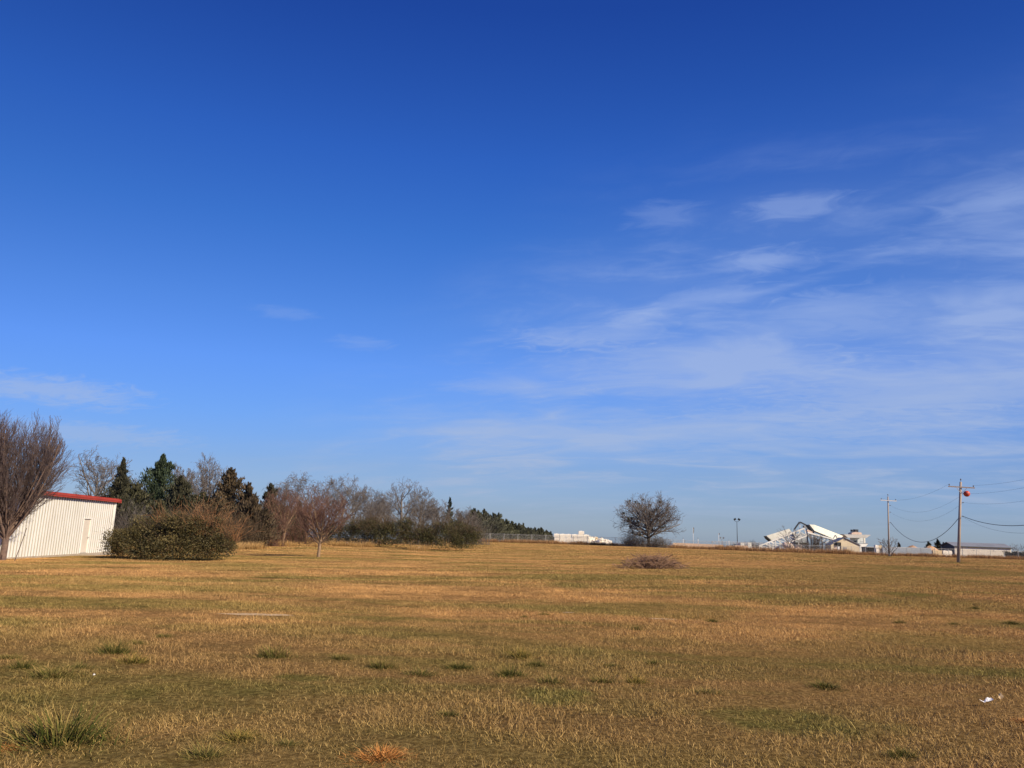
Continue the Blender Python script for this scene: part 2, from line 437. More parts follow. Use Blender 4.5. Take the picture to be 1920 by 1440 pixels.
def field_colour(g):
    P = g.n('ShaderNodeNewGeometry').outputs['Position']
    n1 = g.noise(P, 0.09, 3, 0.5)
    n2 = g.noise(g.vmath('MULTIPLY', P, (0.55, 1.25, 1)), 0.42, 5, 0.6, 0.4)
    n3 = g.noise(P, 2.2, 4, 0.6)
    straw = g.mix(g.step(n2, 0.36, 0.66), (0.505, 0.290, 0.107), (0.278, 0.164, 0.064))
    straw = g.mix(g.math('MULTIPLY', g.step(n1, 0.40, 0.68), 0.7), straw, (0.375, 0.208, 0.080))
    straw = g.mix(g.math('MULTIPLY', g.step(n3, 0.52, 0.75), 0.5), straw, (0.244, 0.142, 0.056))
    n4 = g.noise(g.vmath('MULTIPLY', P, (0.30, 1.0, 1)), 1.1, 4, 0.62, 0.3)
    straw = g.mix(g.math('MULTIPLY', g.step(n4, 0.50, 0.70), 0.75), straw, (0.186, 0.118, 0.046))
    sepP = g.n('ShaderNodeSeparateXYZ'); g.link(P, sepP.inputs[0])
    near_shade = g.step(g.math('MULTIPLY_ADD', g.math('SUBTRACT', n2, 0.5), 9.0, sepP.outputs[1]), 15.5, 9.5)      # near strip browned; shade between the blades is painted into the colour
    straw = g.mix(g.math('MULTIPLY', near_shade, 0.75), straw, (0.210, 0.137, 0.053))
    ny = g.noise(g.vmath('MULTIPLY', P, (0.35, 1.1, 1)), 0.23, 4, 0.6, 0.6)
    gm = g.math('MULTIPLY', g.step(ny, 0.43, 0.62), 0.78)
    wob = g.math('MULTIPLY', g.math('SUBTRACT', n3, 0.5), 0.9)
    wob = g.math('MULTIPLY_ADD', g.math('SUBTRACT', n2, 0.5), 0.9, wob)
    for px, py, rx, ry, k in GREENS:
        c = hit(px, py); a = hit(px + rx, py); b1 = hit(px, py - ry); b2 = hit(px, py + ry)
        d = g.vmath('MULTIPLY', g.vmath('SUBTRACT', P, (c[0], (b1[1] + b2[1]) / 2, 0)), (1 / abs(a[0] - c[0]), 2 / max(0.5, b1[1] - b2[1]), 0))
        e = g.math('MULTIPLY', g.math('SUBTRACT', 1.0, g.step(g.math('ADD', g.vmath('LENGTH', d), wob), 0.35, 1.25)), k)
        gm = g.math('MAXIMUM', gm, e)
    green = g.mix(g.step(n3, 0.35, 0.65), (0.124, 0.121, 0.032), (0.204, 0.165, 0.051))
    return g.mix(gm, straw, green), n3, gm


mt, g, bs = new_mat('field_ground')
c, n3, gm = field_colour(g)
P = g.n('ShaderNodeNewGeometry').outputs['Position']
fine = g.noise(P, 16.0, 5, 0.7)
c = g.mix(g.step(fine, 0.36, 0.60), c, g.mix(1.0, c, (0.48, 0.45, 0.42), 'MULTIPLY'))
g.link(c, bs.inputs['Base Color'])
bs.inputs['Roughness'].default_value = 1.0; bs.inputs['Specular IOR Level'].default_value = 0.0
b = g.n('ShaderNodeBump'); b.inputs['Strength'].default_value = 0.8; b.inputs['Distance'].default_value = 0.06
g.link(g.math('MULTIPLY_ADD', fine, 0.5, n3), b.inputs['Height']); g.link(b.outputs[0], bs.inputs['Normal'])
M['ground'] = mt

mt, g, bs = new_mat('field_grass')
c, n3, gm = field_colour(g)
tone = g.n('ShaderNodeAttribute', attribute_name='tone').outputs['Fac']
tip = g.n('ShaderNodeAttribute', attribute_name='tip').outputs['Fac']
c = g.mix(1.0, c, g.ramp(tone, [(0, (0.50, 0.46, 0.42)), (0.45, (1.16, 1.14, 1.08)), (0.80, (1.55, 1.55, 1.52)), (1, (2.3, 2.4, 2.6))]), 'MULTIPLY')
pale = g.mix(g.math('MULTIPLY', tip, 0.45), c, (0.57, 0.35, 0.145))
g.link(g.mix(g.math('MULTIPLY', gm, 0.75), pale, c), bs.inputs['Base Color'])
bs.inputs['Roughness'].default_value = 0.9; bs.inputs['Specular IOR Level'].default_value = 0.04
M['grass'] = mt


def grass_mat(name, root, mid, top):
    mt, g, bs = new_mat(name)
    tone = g.n('ShaderNodeAttribute', attribute_name='tone').outputs['Fac']
    tip = g.n('ShaderNodeAttribute', attribute_name='tip').outputs['Fac']
    f = g.math('MULTIPLY_ADD', g.math('SUBTRACT', tone, 0.5), 0.9, tip, clamp=True)
    g.link(g.ramp(f, [(0, root), (0.45, mid), (1, top)]), bs.inputs['Base Color'])
    bs.inputs['Roughness'].default_value = 0.9; bs.inputs['Specular IOR Level'].default_value = 0.0
    return mt


M['tussock'] = grass_mat('tussock', (0.070, 0.072, 0.020), (0.145, 0.128, 0.036), (0.40, 0.27, 0.10))
M['tussock_deep'] = grass_mat('tussock_deep', (0.040, 0.050, 0.012), (0.095, 0.100, 0.026), (0.34, 0.24, 0.08))
M['tussock_gold'] = grass_mat('tussock_gold', (0.09, 0.085, 0.02), (0.20, 0.165, 0.04), (0.45, 0.29, 0.09))
M['tussock_orange'] = grass_mat('tussock_orange', (0.20, 0.085, 0.025), (0.46, 0.19, 0.05), (0.66, 0.33, 0.11))
M['weeds'] = grass_mat('weeds', (0.17, 0.09, 0.04), (0.33, 0.18, 0.08), (0.45, 0.28, 0.14))
M['weeds_tan'] = grass_mat('weeds_tan', (0.24, 0.14, 0.05), (0.42, 0.25, 0.09), (0.52, 0.34, 0.15))

# ------------------------------------------------------------------ ground
xs = np.concatenate([np.linspace(-70, 70, 141), [-3000, -1800, -1000, -600, -380, -250, -190, -150, -120, -100, -84, 84, 100, 120, 150, 190, 250, 380, 600, 1000, 1800, 3000]])
xs = np.unique(np.concatenate([xs, np.linspace(-140, 180, 65)]))
ys = np.unique(np.concatenate([np.linspace(-60, 0, 13), np.linspace(0, 70, 100), np.linspace(70, 230, 65), [-3000, -1200, -500, -200, -100, 260, 320, 420, 600, 900, 1500, 2400, 3500]]))
XX, YY = np.meshgrid(xs, ys)
ZZ = Zt(XX, YY)
nx, ny_ = len(xs), len(ys)
idx = np.arange(nx * ny_).reshape(ny_, nx)
Fq = np.stack([idx[:-1, :-1], idx[:-1, 1:], idx[1:, 1:], idx[1:, :-1]], -1).reshape(-1, 4)
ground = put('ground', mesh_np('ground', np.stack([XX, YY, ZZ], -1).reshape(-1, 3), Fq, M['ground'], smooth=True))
ground['kind'] = 'structure'


# ------------------------------------------------------------------ vegetation generators
def tubes_np(segs, n=3):
    """segs: rows of p(3) q(3) r0 r1 -> prisms"""
    S = np.asarray(segs, float)
    p, q, ra, rb = S[:, :3], S[:, 3:6], S[:, 6], S[:, 7]
    d = q - p; d /= np.maximum(np.linalg.norm(d, axis=1, keepdims=True), 1e-9)
    up = np.where(np.abs(d[:, 2:3]) < 0.9, np.array([[0, 0, 1.0]]), np.array([[0, 1.0, 0]]))
    a = np.cross(d, up); a /= np.linalg.norm(a, axis=1, keepdims=True); b = np.cross(d, a)
    ang = 2 * np.pi * np.arange(n) / n
    off = a[:, None] * np.cos(ang)[None, :, None] + b[:, None] * np.sin(ang)[None, :, None]
    V = np.concatenate([p[:, None] + off * ra[:, None, None], q[:, None] + off * rb[:, None, None]], 1)
    base = (np.arange(len(S)) * 2 * n)[:, None, None]
    k = np.arange(n); k2 = (k + 1) % n
    F = np.stack([k, k2, k2 + n, k + n], -1)[None] + base
    return V.reshape(-1, 3), F.reshape(-1, 4)


def grow(seed, trunk, levels, fork=1.0):
    """levels: list of dicts(n, ang, ratio, segs, up, jit, start); trunk: (height, radius, lean)
    returns a list of segment lists per level"""
    rg = random.Random(seed)
    out = [[] for _ in range(len(levels) + 1)]

    def norm(v):
        l = math.sqrt(v[0] ** 2 + v[1] ** 2 + v[2] ** 2) or 1.0
        return (v[0] / l, v[1] / l, v[2] / l)

    def perp(d, ang, phi):
        u = (0, 0, 1) if abs(d[2]) < 0.9 else (1, 0, 0)
        a = norm((d[1] * u[2] - d[2] * u[1], d[2] * u[0] - d[0] * u[2], d[0] * u[1] - d[1] * u[0]))
        b = (d[1] * a[2] - d[2] * a[1], d[2] * a[0] - d[0] * a[2], d[0] * a[1] - d[1] * a[0])
        s, c = math.sin(ang), math.cos(ang); cp, sp = math.cos(phi), math.sin(phi)
        return tuple(d[i] * c + s * (a[i] * cp + b[i] * sp) for i in range(3))

    def run(p, d, L, r, lev, segs, up, jit, endr):
        pts = [(p, r, d)]
        for i in range(segs):
            d = norm((d[0] + rg.gauss(0, jit), d[1] + rg.gauss(0, jit), d[2] + rg.gauss(0, jit) + up))
            q = tuple(p[k] + d[k] * L / segs for k in range(3))
            r2 = r + (r * endr - r) / (segs - i) if segs - i > 0 else r * endr
            out[lev].append((*p, *q, r, r2)); p, r = q, r2
            pts.append((p, r, d))
        if lev >= len(levels): return
        sp = levels[lev]
        nch = max(1, int(sp['n'] * rg.uniform(0.8, 1.2) + 0.5))
        phi0 = rg.uniform(0, 6.28)
        for c in range(nch):
            t = sp['start'] + (1 - sp['start']) * (c + rg.random()) / nch
            x = t * (len(pts) - 1); i = min(int(x), len(pts) - 2); f = x - i
            pp = tuple(pts[i][0][k] * (1 - f) + pts[i + 1][0][k] * f for k in range(3))
            rr = pts[i][1] * (1 - f) + pts[i + 1][1] * f
            dd = perp(pts[i + 1][2], R(sp['ang'] * rg.uniform(0.65, 1.3)), phi0 + c * 2.4 + rg.uniform(-.5, .5))
            LL = L * sp['ratio'] * rg.uniform(0.65, 1.25) * (1.0 - sp.get('fall', 0.45) * t)
            run(pp, dd, LL, max(rr * sp.get('rr', 0.62), sp.get('rmin', 0.008)), lev + 1, sp['segs'], sp['up'], sp['jit'], sp.get('endr', 0.45))

    run((0, 0, -0.25), norm((rg.uniform(-1, 1) * trunk[2], rg.uniform(-1, 1) * trunk[2], 1)), trunk[0] + 0.25, trunk[1], 0, 5, 0.02, 0.03, trunk[3] if len(trunk) > 3 else 0.5)
    return out


def fit(levels, H, Wd, env=None):
    """scale a grown skeleton to the crown size and let it end at the crown outline env: (height share, width share) pairs"""
    A = np.concatenate([np.asarray(l) for l in levels if l])
    over = 1.14 if env else 1.0
    zt_ = np.percentile(A[:, 5], 99.4); w = max(np.percentile(np.abs(A[:, 3]), 98.5), 0.1)
    sx, sz = over * 1.06 * Wd / 2 / w, over * H / zt_
    res = []
    for li, l in enumerate(levels):
        B = np.array(l, float)
        if len(B):
            B[:, [0, 1, 3, 4]] *= sx; B[:, [2, 5]] *= sz
            if env and li > 0:
                hs, ws = zip(*env)
                keep = np.ones(len(B), bool)
                for c, z in ((0, 2), (3, 5)):
                    rr = np.hypot(B[:, c], B[:, c + 1]); az_ = np.arctan2(B[:, c + 1], B[:, c])
                    nz = 1 + .09 * np.sin(5 * az_ + 2.3 * B[:, z]) + .06 * np.sin(9 * az_ - 4.1 * B[:, z] + 1)
                    keep &= rr < np.interp(B[:, z] / H / (1 + .04 * np.sin(7 * az_ + 11 * rr / Wd)), hs, ws, right=0) * Wd / 2 * nz
                B = B[keep]
        res.append(B)
    return res


def bare_tree(name, label, px, py_top, Y, wpx, seed, levels, trunk, bark, twig, group=None, cat='tree', ntrunk=2, env=((.0, .3), (.2, .6), (.45, 1.0), (.7, .98), (.88, .75), (1.0, .38))):
    b = on_ground(px, Y)
    H = at(px, py_top, Y)[2] - b[2]; Wd = wpx * Y / FPX
    lv = fit(grow(seed, trunk, levels), H, Wd, env)
    o = thing(name, label, cat, b, 0, group)
    V, F = tubes_np(np.concatenate(lv[:ntrunk]), 7)
    put('trunk', mesh_np('trunk', V, F, bark, smooth=True), o)
    V, F = tubes_np(np.concatenate([l for l in lv[ntrunk:] if len(l)]), 3)
    put('crown', mesh_np('crown', V, F, twig), o)
    return o, lv


def cards(P, D, L, Wd, rng, quad=False):
    n = len(P)
    D = D / np.maximum(np.linalg.norm(D, axis=1, keepdims=True), 1e-9)
    s = np.cross(D, rng.normal(size=(n, 3))); s /= np.maximum(np.linalg.norm(s, axis=1, keepdims=True), 1e-9)
    L = np.broadcast_to(np.asarray(L, float), (n,))[:, None]; Wd = np.broadcast_to(np.asarray(Wd, float), (n,))[:, None]
    if quad:
        V = np.stack([P, P + D * L * .5 + s * Wd / 2, P + D * L, P + D * L * .5 - s * Wd / 2], 1)
        return V.reshape(-1, 3), (np.arange(n) * 4)[:, None] + np.arange(4)[None]
    V = np.stack([P - s * Wd / 2, P + s * Wd / 2, P + D * L], 1)
    return V.reshape(-1, 3), (np.arange(n) * 3)[:, None] + np.arange(3)[None]


def cedar_mesh(seed, H, Wd, nb, per, mat, size=0.3, sharp=0.8, ragged=0.46, low=0.03):
    rng = np.random.default_rng(seed)
    h = low + (1 - low) * (np.arange(nb) + rng.random(nb)) / nb
    h = h ** 0.92
    env = Wd / 2 * (0.80 * np.clip(1 - h, 0, 1) ** (sharp + .15) + 0.20 * np.clip(1 - h, 0, 1) ** 2.2) * (0.6 + 0.4 * np.clip(h / 0.15, 0, 1)) * rng.uniform(1 - 1.6 * ragged, 1 + ragged * 1.2, nb)
    az = np.arange(nb) * 2.399 + rng.normal(0, .5, nb)
    lift = rng.uniform(0.15, 0.7, nb)
    tone_b = rng.uniform(0.0, 0.8, nb)
    t = rng.random((nb, per)) ** 0.55
    P = np.empty((nb, per, 3))
    P[..., 0] = (np.cos(az) * env)[:, None] * t; P[..., 1] = (np.sin(az) * env)[:, None] * t
    P[..., 2] = (h * (H - size))[:, None] + (lift * env)[:, None] * t ** 1.6 * 0.9
    P += rng.normal(0, 1, P.shape) * (0.062 * Wd * (1 - h)[:, None, None] + 0.012)
    P[..., 2] = np.maximum(P[..., 2], 0.05)
    D = np.stack([np.cos(az), np.sin(az), lift + 0.75 + 3.0 * h ** 4], -1)[:, None] + rng.normal(0, 0.5, P.shape)
    P = P.reshape(-1, 3); D = D.reshape(-1, 3)
    V, F = cards(P, D, size * rng.uniform(.6, 1.3, len(P)), size * 0.42, rng)
    tone = np.repeat(np.clip(np.repeat(tone_b, per) + rng.normal(0, .18, len(P)), 0, 1), 3)
    me = mesh_np('crown', V, F, mat, {'tone': tone.astype(np.float32)})
    mb = MB().tube([(0, 0, -0.2), (0, 0, H * 0.5), (0, 0, H * 0.97)], [0.02 * H, 0.012 * H, 0.01], 6)
    return me, mb.mesh('trunk', M['bark_grey'])


def cedar(label, px, py_top, Y, wpx, seed, mat, group=None, nb=110, per=85, size=0.3, **k):
    b = on_ground(px, Y)
    H = at(px, py_top, Y)[2] - b[2]; Wd = wpx * Y / FPX
    cr, tr = cedar_mesh(seed, H, Wd, nb, per, mat, size, **k)
    o = thing('cedar_tree', label, 'tree', b, 0, group)
    put('trunk', tr, o); put('crown', cr, o)
    return o


def shrub_foliage(seed, lumps, n, leaf, mat, shell=0.55):
    """lumps: (cx,cy,cz,rx,ry,rz)"""
    rng = np.random.default_rng(seed)
    lumps = np.asarray(lumps, float)
    w = (lumps[:, 3] * lumps[:, 5]); w /= w.sum()
    li = rng.choice(len(lumps), n, p=w)
    d = rng.normal(size=(n, 3)); d /= np.linalg.norm(d, axis=1, keepdims=True)
    # knobbly surface made of sub-clumps
    kn = rng.normal(size=(60, 3)); kn /= np.linalg.norm(kn, axis=1, keepdims=True)
    kv = rng.uniform(-0.40, 0.24, 60)
    near = np.argmax(d @ kn.T, 1)
    tw = rng.uniform(-0.1, 0.8, (len(lumps), 60))
    rr = (shell + (1 - shell) * rng.random(n) ** 0.6) * (1 + kv[(near + li * 7) % 60]) * (1 + np.abs(rng.normal(0, .07, n)))
    P = lumps[li, :3] + d * lumps[li, 3:6] * rr[:, None]
    ok = P[:, 2] > 0.03
    P, d, li, near = P[ok], d[ok], li[ok], near[ok]
    D = d + rng.normal(0, 0.7, P.shape) + np.array([0, 0, 0.25])
    V, F = cards(P, D, leaf * rng.uniform(.7, 1.4, len(P)), leaf * 0.6, rng, quad=True)
    tone = np.clip(tw[li, near] + rng.normal(0, .2, len(P)), 0, 1)
    tone = np.where(rng.random(len(P)) < 0.02, 1.6, tone)
    return mesh_np('foliage', V, F, mat, {'tone': np.repeat(tone, 4).astype(np.float32)})


def stems(seed, bases, n, L, r, spread, mat, bend=0.12, name='stems'):
    rg = random.Random(seed); S = []
    for _ in range(n):
        b = rg.choice(bases)
        p = np.array([b[0] + rg.gauss(0, b[3]), b[1] + rg.gauss(0, b[3] * .6), b[2]])
        d = np.array([rg.gauss(0, spread), rg.gauss(0, spread), 1.0]); d /= np.linalg.norm(d)
        l = L * rg.uniform(.55, 1.1); k = 4
        for i in range(k):
            d = d + np.array([rg.gauss(0, bend), rg.gauss(0, bend), rg.gauss(0, bend)]); d /= np.linalg.norm(d)
            q = p + d * l / k
            S.append((*p, *q, r * (1 - .2 * i), r * (1 - .2 * (i + 1))))
            if i > 0 and rg.random() < .6:
                e = d + np.array([rg.gauss(0, .5), rg.gauss(0, .5), rg.gauss(0, .3)]); e /= np.linalg.norm(e)
                S.append((*q, *(q + e * l * .25), r * .6, r * .3))
            p = q
    V, F = tubes_np(S, 3)
    return mesh_np(name, V, F, mat)


def blades(n, rng, radius, h, width, lean, curl, radial=0.0, rexp=0.5):
    a = rng.uniform(0, 2 * np.pi, n); rr = radius * rng.random(n) ** rexp
    B = np.stack([rr * np.cos(a), rr * np.sin(a), np.full(n, -0.015)], -1)
    hd = np.where(rng.random(n) < radial, a + rng.normal(0, .4, n), rng.uniform(0, 2 * np.pi, n))
    L = rng.uniform(h[0], h[1], n); le = np.abs(rng.normal(lean[0], lean[1], n)); le = np.minimum(le, 1.45)
    if radial: le = le * (0.25 + rr / radius)
    hv = np.stack([np.cos(hd), np.sin(hd), np.zeros(n)], -1); up = np.array([0, 0, 1.0])
    d1 = hv * np.sin(le)[:, None] + up * np.cos(le)[:, None]
    l2 = np.minimum(le + np.abs(rng.normal(curl, curl * .6, n)), 1.75)
    d2 = hv * np.sin(l2)[:, None] + up * np.cos(l2)[:, None]
    ph = rng.uniform(0, 2 * np.pi, n)
    s = np.stack([np.cos(ph), np.sin(ph), np.zeros(n)], -1) * (width * rng.uniform(.7, 1.3, n))[:, None] / 2
    m_ = B + d1 * (L * .55)[:, None]; t = m_ + d2 * (L * .45)[:, None]
    t[:, 2] = np.maximum(t[:, 2], 0.004)
    V = np.stack([B - s, B + s, m_ + s * .8, m_ - s * .8, t], 1).reshape(-1, 3)
    base = (np.arange(n) * 5)[:, None, None]
    F = (np.array([[0, 1, 2], [0, 2, 3], [3, 2, 4]])[None] + base).reshape(-1, 3)
    tone = np.repeat(rng.random(n), 5).astype(np.float32)
    tip = np.tile(np.array([0, 0, .5, .5, 1.0]), n).astype(np.float32)
    return V, F, tone, tip


def scatter(name, mat, templates, pts, tidx, scl, label=None, cat=None):
    """one stuff object: grass clumps (kept inside its own mesh) set out on points by geometry nodes"""
    Vs, Fs, to, ti, tm = [], [], [], [], []
    off = 0
    for k, (V, F, tone, tip) in enumerate(templates):
        Vs.append(V); Fs.append(F + off); to.append(tone); ti.append(tip); tm.append(np.full(len(V), k)); off += len(V)
    n = len(pts); rng = np.random.default_rng(len(pts))
    Vs.append(pts); to.append(np.zeros(n)); ti.append(np.zeros(n)); tm.append(np.full(n, -1))
    pad = lambda a: np.concatenate([np.zeros(off), a])
    me = mesh_np(name, np.concatenate(Vs), np.concatenate(Fs), mat, {
        'tone': np.concatenate(to).astype(np.float32), 'tip': np.concatenate(ti).astype(np.float32), 'tmpl': np.concatenate(tm).astype(np.int32),
        'pick': pad(tidx).astype(np.int32), 'size': pad(scl).astype(np.float32), 'turn': pad(rng.uniform(0, 6.283, n)).astype(np.float32)})
    o = put(name, me)
    ng = bpy.data.node_groups.new(name + '_layout', 'GeometryNodeTree')
    ng.interface.new_socket('Geometry', in_out='INPUT', socket_type='NodeSocketGeometry')
    ng.interface.new_socket('Geometry', in_out='OUTPUT', socket_type='NodeSocketGeometry')
    N = ng.nodes; Lk = ng.links
    gi, go = N.new('NodeGroupInput'), N.new('NodeGroupOutput')

    def attr(nm, ty):
        a = N.new('GeometryNodeInputNamedAttribute'); a.data_type = ty; a.inputs[0].default_value = nm
        return a.outputs[0]

    def eq(s, k):
        c = N.new('FunctionNodeCompare'); c.data_type = 'INT'; c.operation = 'EQUAL'
        Lk.new(s, c.inputs[2]); c.inputs[3].default_value = k
        return c.outputs[0]

    def sepg(k):
        s = N.new('GeometryNodeSeparateGeometry'); s.domain = 'POINT'
        Lk.new(gi.outputs[0], s.inputs[0]); Lk.new(eq(attr('tmpl', 'INT'), k), s.inputs[1])
        return s.outputs[0]
    P = sepg(-1)
    jn = N.new('GeometryNodeJoinGeometry')
    cx = N.new('ShaderNodeCombineXYZ'); Lk.new(attr('turn', 'FLOAT'), cx.inputs[2])
    for k in range(len(templates)):
        ip = N.new('GeometryNodeInstanceOnPoints')
        Lk.new(P, ip.inputs['Points']); Lk.new(eq(attr('pick', 'INT'), k), ip.inputs['Selection'])
        Lk.new(sepg(k), ip.inputs['Instance']); Lk.new(cx.outputs[0], ip.inputs['Rotation']); Lk.new(attr('size', 'FLOAT'), ip.inputs['Scale'])
        Lk.new(ip.outputs[0], jn.inputs[0])
    Lk.new(jn.outputs[0], go.inputs[0])
    md = o.modifiers.new('layout', 'NODES'); md.node_group = ng
    o['kind'] = 'stuff'
    if label: o['label'] = label
    if cat: o['category'] = cat
    return o

# ------------------------------------------------------------------ metal shed at the left edge
_a, _b = at(26, 1046, 41.4), at(204, 1041, 53.4)                 # two points seen on the foot of the wall
_d = (_b - _a)[:2] / np.linalg.norm((_b - _a)[:2])
SH_B = _b[:2]; SH_A = SH_B - _d * 22.4
SH_L = float(np.linalg.norm(SH_B - SH_A)); SH_RZ = math.atan2(-(SH_B - SH_A)[0], (SH_B - SH_A)[1])
SH_Z = zt(SH_B[0] + .3, 49) - 0.02; SH_H = 3.55; SH_W = 12.0
shed = thing('metal_shed', 'white ribbed metal shed with red eave trim and cream side door', 'shed', (*SH_A, SH_Z), SH_RZ)


def ribbed(L, H, pitch, depth, thick=0.06, rib=0.06, z0=0.0, y_from=0.0):
    """closed ribbed sheet: runs along +Y, faces +X; returns MB"""
    pr = [(0, 0.0)]; y = (pitch / 2 - y_from) % pitch
    if y < rib: y += pitch
    while y < L - rib:
        pr += [(0, y - rib), (depth, y - rib * .5), (depth, y + rib * .5), (0, y + rib)]; y += pitch
    pr += [(0, L), (-thick, L), (-thick, 0)]
    return MB().prism([(a, b, z0) for a, b in pr], (0, 0, H))


def along(px):
    ss = np.linspace(0, SH_L, 900)
    return float(min(ss, key=lambda q: abs(project((*(SH_A + _d * q), SH_Z + .1))[0] - px)))


DY0 = along(149.0); DY1 = DY0 + .98            # door along the wall
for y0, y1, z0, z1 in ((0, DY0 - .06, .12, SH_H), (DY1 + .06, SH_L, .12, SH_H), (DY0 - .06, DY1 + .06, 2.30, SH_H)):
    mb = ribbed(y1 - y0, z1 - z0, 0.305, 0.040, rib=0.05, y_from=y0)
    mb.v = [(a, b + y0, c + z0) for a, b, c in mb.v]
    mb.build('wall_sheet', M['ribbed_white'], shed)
MB().box((-SH_W / 2 - .03, SH_L - .05, SH_H / 2 + .06), (SH_W - .12, .08, SH_H - .12)).build('end_wall', M['white_sheet'], shed)
MB().box((-SH_W / 2 - .03, .05, SH_H / 2 + .06), (SH_W - .12, .08, SH_H - .12)).build('end_wall', M['white_sheet'], shed)
MB().box((-SH_W, SH_L / 2, SH_H / 2 + .06), (.08, SH_L - .2, SH_H - .12)).build('back_wall', M['white_sheet'], shed)
MB().box((0.035, SH_L - .05, SH_H / 2 + .05), (.06, .14, SH_H - .14)).build('corner_trim', M['white_trim'], shed)
# roof: two shallow ribbed slopes and the red eave trim
rise = 0.16
for sgn in (0, 1):
    mb = MB()
    x0, x1 = (0.22, -SH_W / 2) if sgn == 0 else (-SH_W - .22, -SH_W / 2)
    z0, z1 = SH_H + .10, SH_H + .10 + rise
    y = -0.2
    mb.add([(x0, -.25, z0), (x0, SH_L + .25, z0), (x1, SH_L + .25, z1), (x1, -.25, z1), (x0, -.25, z0 - .05), (x0, SH_L + .25, z0 - .05), (x1, SH_L + .25, z1 - .05), (x1, -.25, z1 - .05)],
           [[0, 1, 2, 3], [7, 6, 5, 4], [0, 4, 5, 1], [1, 5, 6, 2], [2, 6, 7, 3], [3, 7, 4, 0]])
    while y < SH_L + .2:
        mb.beam((x0, y, z0 + .02), (x1, y, z1 + .02), 0.07, 0.05); y += 0.305
    mb.build('roof', M['red_trim'], shed)
eave = MB().box((0.15, SH_L / 2, SH_H - .03), (.16, SH_L + .56, .14)).box((0.235, SH_L / 2, SH_H + .03), (.03, SH_L + .60, .09)).build('eave_trim', M['red_trim'], shed)
MB().box((0.15, SH_L + .31, SH_H - .02), (.20, .05, .24)).build('end_cap', M['red_trim'], eave)
for y in (-.27, SH_L + .27):
    MB().add([(0.2, y - .04, SH_H - .06), (0.2, y + .04, SH_H - .06), (-SH_W / 2, y + .04, SH_H + rise - .02), (-SH_W / 2, y - .04, SH_H + rise - .02), (-SH_W - .2, y + .04, SH_H - .06), (-SH_W - .2, y - .04, SH_H - .06),
              (0.2, y - .04, SH_H + .12), (0.2, y + .04, SH_H + .12), (-SH_W / 2, y + .04, SH_H + rise + .14), (-SH_W / 2, y - .04, SH_H + rise + .14), (-SH_W - .2, y + .04, SH_H + .12), (-SH_W - .2, y - .04, SH_H + .12)],
             [[0, 1, 7, 6], [1, 2, 8, 7], [2, 4, 10, 8], [4, 5, 11, 10], [5, 3, 9, 11], [3, 0, 6, 9], [6, 7, 8, 9], [9, 8, 10, 11], [0, 3, 2, 1], [3, 5, 4, 2]]).build('rake_trim', M['red_trim'], shed)
MB().box((-SH_W / 2, SH_L / 2, 0.04), (SH_W + .12, SH_L + .1, 0.20)).build('foundation', M['concrete'], shed)
dr = MB().box((-.055, (DY0 + DY1) / 2, 1.22), (.045, DY1 - DY0 - .02, 2.08)).build('door', M['cream_door'], shed)
MB().box((-.02, DY0 - .02, 1.22), (.09, .07, 2.12)).box((-.02, DY1 + .02, 1.22), (.09, .07, 2.12)).box((-.02, (DY0 + DY1) / 2, 2.285), (.12, DY1 - DY0 + .11, .05)).build('frame', M['white_trim'], dr)
MB().box((-.028, DY1 - .11, 1.12), (.012, .07, .07)).tube([(-.028, DY1 - .11, 1.12), (.045, DY1 - .11, 1.12)], .012, 6).ball((.05, DY1 - .11, 1.12), .035, 8, 6).build('handle', M['galv'], dr)
MB().box((-.03, (DY0 + DY1) / 2, 0.158), (.10, DY1 - DY0, .025)).build('threshold', M['galv'], dr)
MB().box((.55, (DY0 + DY1) / 2 + .8, 0.03), (1.0, 3.2, .16)).build('door_step', M['concrete'], shed)

# ------------------------------------------------------------------ trees and shrubs, from left to right
PEAR = [dict(n=32, ang=46, ratio=2.5, segs=8, up=0.17, jit=.035, start=.45, fall=.0, rr=.40, endr=.22),
        dict(n=14, ang=24, ratio=.60, segs=5, up=.10, jit=.04, start=.10, fall=.55, rr=.5, endr=.3),
        dict(n=9, ang=24, ratio=.55, segs=4, up=.06, jit=.05, start=.12, fall=.45, rr=.55, rmin=.0075, endr=.5),
        dict(n=3.6, ang=24, ratio=.5, segs=2, up=.05, jit=.06, start=.2, fall=.3, rr=.7, rmin=.007, endr=.6)]
o, _ = bare_tree('bare_tree', 'tall leafless tree with upright purple-brown twigs beside the white shed', 4, 736, 39, 192, 11, PEAR, (2.0, .17, .02, .75), M['bark_pear'], M['twig_pear'], env=((0, .3), (.18, .5), (.27, .85), (.42, 1.0), (.55, .98), (.7, .82), (.82, .60), (.92, .36), (1.0, .10)))

p0, p1 = at(27, 1047, 38.0), at(50, 990, 37.6)
p0[2] = zt(p0[0], p0[1]) - .1
tag(MB().tube([p0, p0 * .5 + p1 * .5 + np.array([.02, 0, .0]), p1], [.022, .02, .018], 6).build('leaning_pole', M['twig_pear'], org=None), 'thin dark pole leaning near the trunk in front of the white shed', 'pole')

